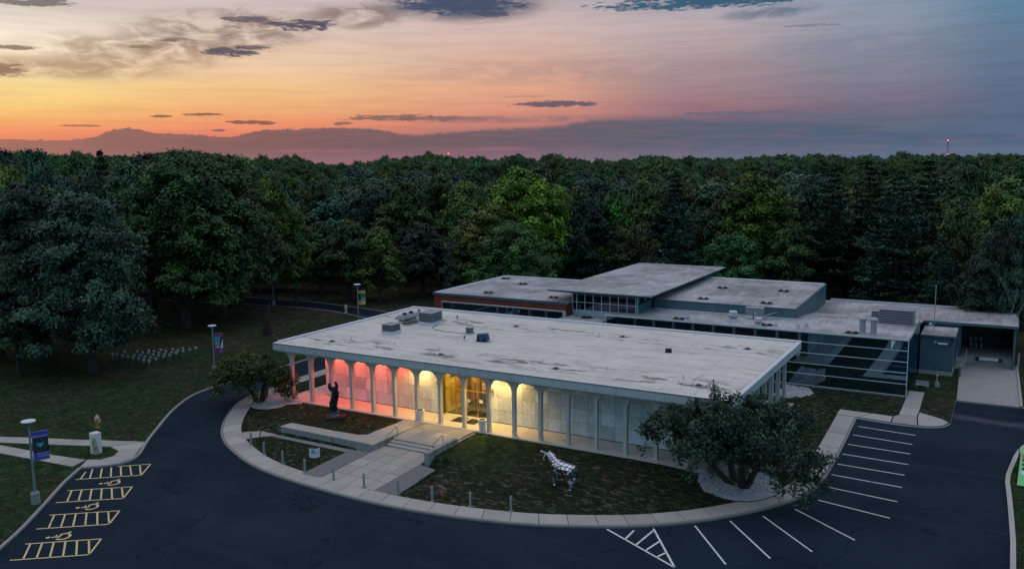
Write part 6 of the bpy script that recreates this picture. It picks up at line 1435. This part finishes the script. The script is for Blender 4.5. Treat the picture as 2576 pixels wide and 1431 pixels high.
# wrench-headed arm sculpture
ws = thing('wrench_sculpture', 'black shaggy arm sculpture holding up a huge open wrench on a stone base', 'sculpture', (9.15, -1.75, .68), face(8.75, -1.45))
ws.scale = (.80, .80, .80)
MB().prism([(-1.1,-.9),(1.15,-.8),(1.2,.8),(-1.0,.95)], -.2, .32).build('base', M['rust'], ws, bevel=.04); MB().lathe([(.5,.32),(.42,.5),(.44,.75),(.5,.9)], 0, 0, 14).build('collar', M['bluemetal'], ws)
ax_ = [(-.05,0,.7),(-.18,0,1.3),(-.12,0,1.9),(.06,0,2.4),(.16,0,2.9),(.05,0,3.3)]; ar_ = [.40,.44,.42,.38,.38,.30]
mb = MB(); mb.tube(ax_, [k*.85 for k in ar_], 14); rng = random.Random(3)
for k in range(620):
    f = rng.random()*(len(ax_)-1.001); i = int(f); q = f-i; c_ = Vector(ax_[i])*(1-q)+Vector(ax_[i+1])*q; r_ = ar_[i]*(1-q)+ar_[i+1]*q; a = rng.random()*2*PI
    d = Vector((math.cos(a), math.sin(a), 0)); p0 = c_+d*r_*.7; tip = c_+d*r_*rng.uniform(1.1, 1.32)+Vector((0,0,rng.uniform(-.05,.12))); s_ = d.cross(Vector((0,0,1)))*.06; n0 = len(mb.v)
    mb.v += [tuple(p0+s_), tuple(p0-s_), tuple(p0+Vector((0,0,.1))), tuple(tip)]; mb.f += [(n0,n0+1,n0+3),(n0+1,n0+2,n0+3),(n0+2,n0,n0+3)]
mb.build('shaggy_arm', M['black'], ws)
out = [(.58*math.cos(a), .60*math.sin(a)) for a in np.linspace(rad(62), rad(62)-2*PI+rad(2*28), 26)]
tilt = rad(8); wr = [(.27*1.0,.52),] 
poly = out + [(-.22,.52),(-.20,.05),(-.10,-.06),(.14,-.06),(.24,.05),(.24,.50)]
co, si = math.cos(tilt), math.sin(tilt)
MB().plate([(x*co-z*si-.10, -.09, x*si+z*co+3.72) for x, z in poly], .2, (0, 1, 0)).build('wrench_head', M['black'], ws)
MB().box(-.24, .12, -.08, .08, 2.9, 3.3).build('wrench_shank', M['black'], ws)
# tusk sculpture
tk = thing('tusk_sculpture', 'tall dark curved horn-like steel sculpture standing on the left lawn', 'sculpture', (-26.8, 25.5, .1), face(-26.8, 25.5))
tk.scale = (.75, .75, .78)
zs_ = np.linspace(0, 6.2, 16); mb = MB(); mb.tube([(-.42+.42*math.sin(z/6.2*1.9)-.1*math.sin(z/6.2*PI)+.55*(z/6.2)**3, 0, z-.1) for z in zs_], [.78*(1-z/6.2)**.62+.02 for z in zs_], 8); mb.build('horn', M['rust'], tk)
MB().tube([(.25,-.3,0),(.05,-.2,1.6),(-.15,-.05,2.6)], [.3,.16,.02], 6).build('side_fin', M['rust'], tk); MB().cyl(0, 0, -.08, .04, 1.2, 1.1, 18).build('footing', M['mulch'], tk)
# field of small pale heads
hd_pts = [(930,860),(965,860),(1010,870),(1055,878),(1098,886),(1145,895),(1188,907),(1232,915),(1288,897),(1350,880),(1400,866),(1456,848),(1512,836),(1567,820),(1617,805),(1030,842),(1110,865),(1158,868),(1198,878),(1245,888),(1308,872),(1360,858),(1418,845),(1470,828),(1512,812),(1135,838),(1177,845),(1225,850),(1265,862),(1312,848),(1328,822),(1370,832),(1428,818),(1272,836),(1230,828)]
h0 = None
for i, (a, b_) in enumerate(hd_pts):
    x, y = at(a*.4541/1.4907, (950+b_*.4541)/1.4907+6, .1)
    if h0 is None:
        h0 = thing('head_sculpture', 'small pale clay head on a stake, one of the field on the left lawn', 'sculpture', (x, y, .1), group='field of pale clay heads on stakes')
        MB().tube([(0,0,-.1),(0,0,.55)], .03, 6).build('stake', M['steel'], h0)
        h0.scale = (.8, .8, .8)
        MB().lathe([(.1,.42),(.12,.5),(.21,.62),(.26,.78),(.24,.95),(.14,1.06),(.03,1.09)], 0, 0, 10).build('head', M['wallconc'], h0, smooth=True); MB().box(-.03, .03, -.28, -.2, .74, .84).build('nose', M['kerb'], h0)
        MB().box(-.14, -.06, -.25, -.2, .84, .88).build('eye', M['dark'], h0); MB().box(.06, .14, -.25, -.2, .84, .88).build('eye', M['dark'], h0)
    else: copy_tree(h0, (x, y, .1), rz=random.uniform(-1, 1))
# chrome horse
hs = thing('horse_sculpture', 'life-size horse sculpture of polished bumper steel, head bowed, on the big lawn', 'sculpture', (34.55, -6.3, hz(34.5, -6.3)-.02), rad(166))
hs.scale = (1.06, 1.14, 1.0)
def skin(name, V, E_, R_, parent, m, lv=1):
    me = bpy.data.meshes.new(name); me.from_pydata(V, E_, []); o = bpy.data.objects.new(name, me); C.objects.link(o)
    o.modifiers.new('s', 'SKIN'); 
    for d, r_ in zip(me.skin_vertices[0].data, R_): d.radius = (r_, r_) if not isinstance(r_, tuple) else r_
    me.skin_vertices[0].data[0].use_root = True
    ss = o.modifiers.new('u', 'SUBSURF'); ss.levels = lv; ss.render_levels = lv
    dg = bpy.context.evaluated_depsgraph_get(); m2 = bpy.data.meshes.new_from_object(o.evaluated_get(dg)); m2.name = name; bpy.data.objects.remove(o)
    m2.materials.clear(); m2.materials.append(m); r = bpy.data.objects.new(name, m2); C.objects.link(r); r.parent = parent; return r
# +X is the horse's forward direction
HV = [(-.55,0,1.55),(-.1,0,1.48),(.4,0,1.50),(.75,0,1.62),(1.02,0,1.98),(1.22,0,2.20),(1.46,0,2.14),(1.62,0,1.88),(1.72,0,1.62),(-.85,0,1.55),(-1.0,0,1.3),
      (-.72,.22,1.22),(-.62,.24,.86),(-.86,.24,.55),(-.78,.24,.12),(-.72,-.22,1.22),(-.50,-.24,.88),(-.70,-.24,.56),(-.50,-.24,.14),
      (.62,.2,1.20),(.66,.21,.70),(.62,.21,.12),(.66,-.2,1.20),(.95,-.21,.86),(.86,-.21,.50),(.66,-.2,1.2)]
HE = [(0,1),(1,2),(2,3),(3,4),(4,5),(5,6),(6,7),(7,8),(0,9),(9,10),(0,11),(11,12),(12,13),(13,14),(0,15),(15,16),(16,17),(17,18),(2,19),(19,20),(20,21),(2,22),(22,23),(23,24)]
HR = [.44,.42,.44,.36,.28,.23,.19,.15,.12,.31,.10,.27,.15,.09,.10,.27,.15,.09,.10,.22,.12,.10,.22,.12,.10]
hb = skin('body', HV[:25], HE, HR, hs, M['hoof'], 1)
bmh = bmesh.new(); bmh.from_mesh(hb.data); 
mbp = MB(); rng = random.Random(4)
for f in bmh.faces:
    if f.calc_area() < .0012: continue
    c_ = f.calc_center_median(); nrm = f.normal.copy(); k = .84; b0_ = len(mbp.v); vs = [v.co for v in f.verts]
    if rng.random() < .07: continue
    tl = Vector((rng.uniform(-.12,.12), rng.uniform(-.12,.12), rng.uniform(-.12,.12)))
    ring0 = [c_+(v-c_)*k+nrm*.004 for v in vs]; ring1 = [c_+(v-c_)*k*.93+nrm*.022+tl*(v-c_).length*.3 for v in vs]; n_ = len(vs)
    mbp.v += [tuple(v) for v in ring0+ring1+[c_+nrm*.036]]
    for i in range(n_): j = (i+1) % n_; mbp.f += [(b0_+i, b0_+j, b0_+n_+j, b0_+n_+i), (b0_+n_+i, b0_+n_+j, b0_+2*n_)]
bmh.free(); mbp.build('chrome_plating', M['chrome'], hs)
for x, y, z in ((-.78,.24,0),(-.50,-.24,0),(.62,.21,0),(.90,-.21,.38)): o = MB().lathe([(.11,0),(.10,.12),(.06,.18)], 0, 0, 10).build('hoof', M['chrome'], hs); o.location = (x, y, z)
for s_ in (-1, 1): MB().tube([(1.34,.10*s_,2.30),(1.34,.13*s_,2.40)], [.05,.01], 6).build('ear', M['chrome'], hs)
MB().tube([(1.5,.14,2.25),(1.85,.26,2.38)], .045, 6).build('forelock_bar', M['chrome'], hs)
MB().tube([(-1.0,0,1.5),(-1.18,0,1.2),(-1.12,0,.75)], [.08,.07,.03], 8).build('tail', M['hoof'], hs)
# right edge: skip of white bags, green printed banner
sk = thing('dumpster', 'black open skip heaped with white bags beside the dock apron', 'skip', (64.55, 31.0, .02))
MB().prism([(-1.0,-1.1),(1.6,-1.1),(1.6,1.1),(-1.0,1.1)], 0.05, 1.45).build('bin_body', M['black'], sk, bevel=.03); MB().box(-1.12, 1.72, -1.2, 1.2, 1.45, 1.55).build('rim', M['dark'], sk)
for i, (x, y, z, r_) in enumerate([(-.6,-.5,1.75,.42),(-.2,.5,1.8,.4),(.5,-.3,1.85,.45),(-.75,.2,2.0,.33),(.2,.1,2.1,.36),(1.0,.5,1.8,.4),(-.45,-.2,2.35,.3),(-.6,.3,2.55,.22)]):
    bm_ = bmesh.new(); bmesh.ops.create_icosphere(bm_, subdivisions=2, radius=r_); rg = random.Random(i)
    for v in bm_.verts: v.co *= rg.uniform(.86, 1.12); v.co.z *= .8
    me = bpy.data.meshes.new('rubbish_bag'); bm_.to_mesh(me); bm_.free(); me.materials.append(M['white']); o = bpy.data.objects.new('rubbish_bag', me); C.objects.link(o); o.location = (64.55+x, 31.0+y, z-.1); tag(o, 'white rubbish bag heaped in the black skip by the dock apron', 'rubbish bag', 'white rubbish bags in the skip')
gb_ = thing('green_banner', 'bright green printed banner lying tilted on the grass at the right edge', 'banner', (62.75, 12.3, .12))
MB().plate([(0,-2.6,.1),(2.6,-2.6,.1),(2.6,2.5,1.4),(.25,2.5,1.4)], .03, (0,0,-1)).build('panel', M['green'], gb_)
def gp_(y0, y1, x0, x1, m): 
    f = lambda yy: .1+1.3*(yy+2.6)/5.1+.012
    MB().plate([(x0,y0,f(y0)),(x1,y0,f(y0)),(x1,y1,f(y1)),(x0,y1,f(y1))], .004, (0,0,1)).build('print', m, gb_)
gp_(1.0, 1.5, .3, .7, M['red']); gp_(.55, .9, .3, 2.4, M['dark']); gp_(.0, .3, .3, 2.4, M['dark']); gp_(-.6, -.25, .3, 2.4, M['black']); gp_(-1.15, -.75, .7, 1.2, M['line_y']); gp_(1.2, 1.5, .9, 2.3, M['black']); gp_(-1.2, -.7, .25, .55, M['white'])
for x in (.1, 2.5): MB().tube([(x,2.5,-.1),(x,2.5,1.45)], .03, 6).build('stake', M['dark'], gb_)
# far radio masts with red beacons
def mast(u, vtop, dist, lab, lights=(1.0,), w=1.0):
    d = ray(u, vtop); hd = math.hypot(d[0], d[1]); x, y = CAM[0]+d[0]/hd*dist, CAM[1]+d[1]/hd*dist; zt = CAM[2]+d[2]/hd*dist
    t = thing('radio_mast', lab, 'radio mast', (x, y, 0)); mb = MB()
    for k in range(3): a = 2*PI*k/3; mb.tube([(w*math.cos(a), w*math.sin(a), 0), (w*.6*math.cos(a), w*.6*math.sin(a), zt)], .18*w, 4)
    for q in range(int(zt/4)): mb.tube([(w*.9*math.cos(q), w*.9*math.sin(q), q*4), (w*.9*math.cos(q+2), w*.9*math.sin(q+2), q*4+3)], .1*w, 3)
    mb.build('lattice', M['dark'], t)
    for f in lights: o = MB().lathe([(.1,0),(.7*w,.5*w),(.1,1.0*w)], 0, 0, 10).build('beacon', M['beacon'], t); o.location = (0, 0, zt*f-.5)
mast(1128, 387, 900, 'radio mast with a red beacon above the middle of the treeline', (1.0,), .9); mast(1030, 392, 900, 'thin unlit mast left of the beacon mast on the treeline', (), .6)
mast(2385, 353, 1100, 'tall right-hand radio mast with two small red beacons', (1.0, .62), .8); mast(2295, 391, 1000, 'red beacon just clearing the trees left of the tall mast', (1.0,), .9)
# pale things glimpsed in the wood behind the blue block
for u, v, w_, h_, l in ((2041, 690, .55, 3.3, 'white pointed tent-like sculpture glimpsed between trunks behind the blue block'), (2003, 692, .3, 1.6, 'small white figure-like sculpture left of the pointed white one')):
    x, y = at(u, v+14, .1); t = thing('white_sculpture', l, 'sculpture', (x, y, .1)); MB().lathe([(w_*.4,0),(w_*1.6,h_*.3),(w_*1.5,h_*.5),(w_*.5,h_*.85),(.05,h_)], 0, 0, 12).build('body', M['white'], t)
# bare branches in the half-dead tree and beyond
def dead_tree(u, vbase, vtop, dist, lab, seed):
    d = ray(u, vtop); hd = math.hypot(d[0], d[1]); x, y = CAM[0]+d[0]/hd*dist, CAM[1]+d[1]/hd*dist; zt = CAM[2]+d[2]/hd*dist
    t = thing('bare_tree', lab, 'tree', (x, y, .1)); mb = MB(); rr = random.Random(seed)
    def g(p, d_, L, r_, dep):
        pts = [p]; q = Vector(p); dv = Vector(d_).normalized(); rs = [r_]
        for i in range(4): dv = (dv+Vector((rr.uniform(-.25,.25), rr.uniform(-.25,.25), rr.uniform(-.05,.2)))).normalized(); q = q+dv*L/4; pts.append(tuple(q)); rs.append(r_*(1-.15*(i+1)))
        mb.tube(pts, rs, 5, cap=False)
        if dep < 4:
            for k in range(3): a = rr.uniform(0, 6.28); g(pts[rr.choice((2, 3, 4))], tuple(dv*.6+Vector((math.cos(a)*.7, math.sin(a)*.7, .25))), L*.62, rs[-1]*.7, dep+1)
    g((0,0,-.1), (0,0,1), zt*.42, .13, 0); g((.1,0,zt*.2), (.5,-.3,1), zt*.4, .09, 1); mb.build('bare_branches', M['bare'], t)
dead_tree(2412, 790, 590, 122, 'pale leafless tree with forked grey branches behind the dock wing', 2)
dead_tree(1600, 700, 560, 138, 'pale leafless branches behind the front edge of the clerestory roof', 5)
dead_tree(2570, 600, 470, 115, 'leafless pale tree reaching in from the right edge', 8)
for o in bpy.data.objects:
    if o.get('label') and len(str(o['label']).split()) > 16: print('LONG', o.name, o['label'])
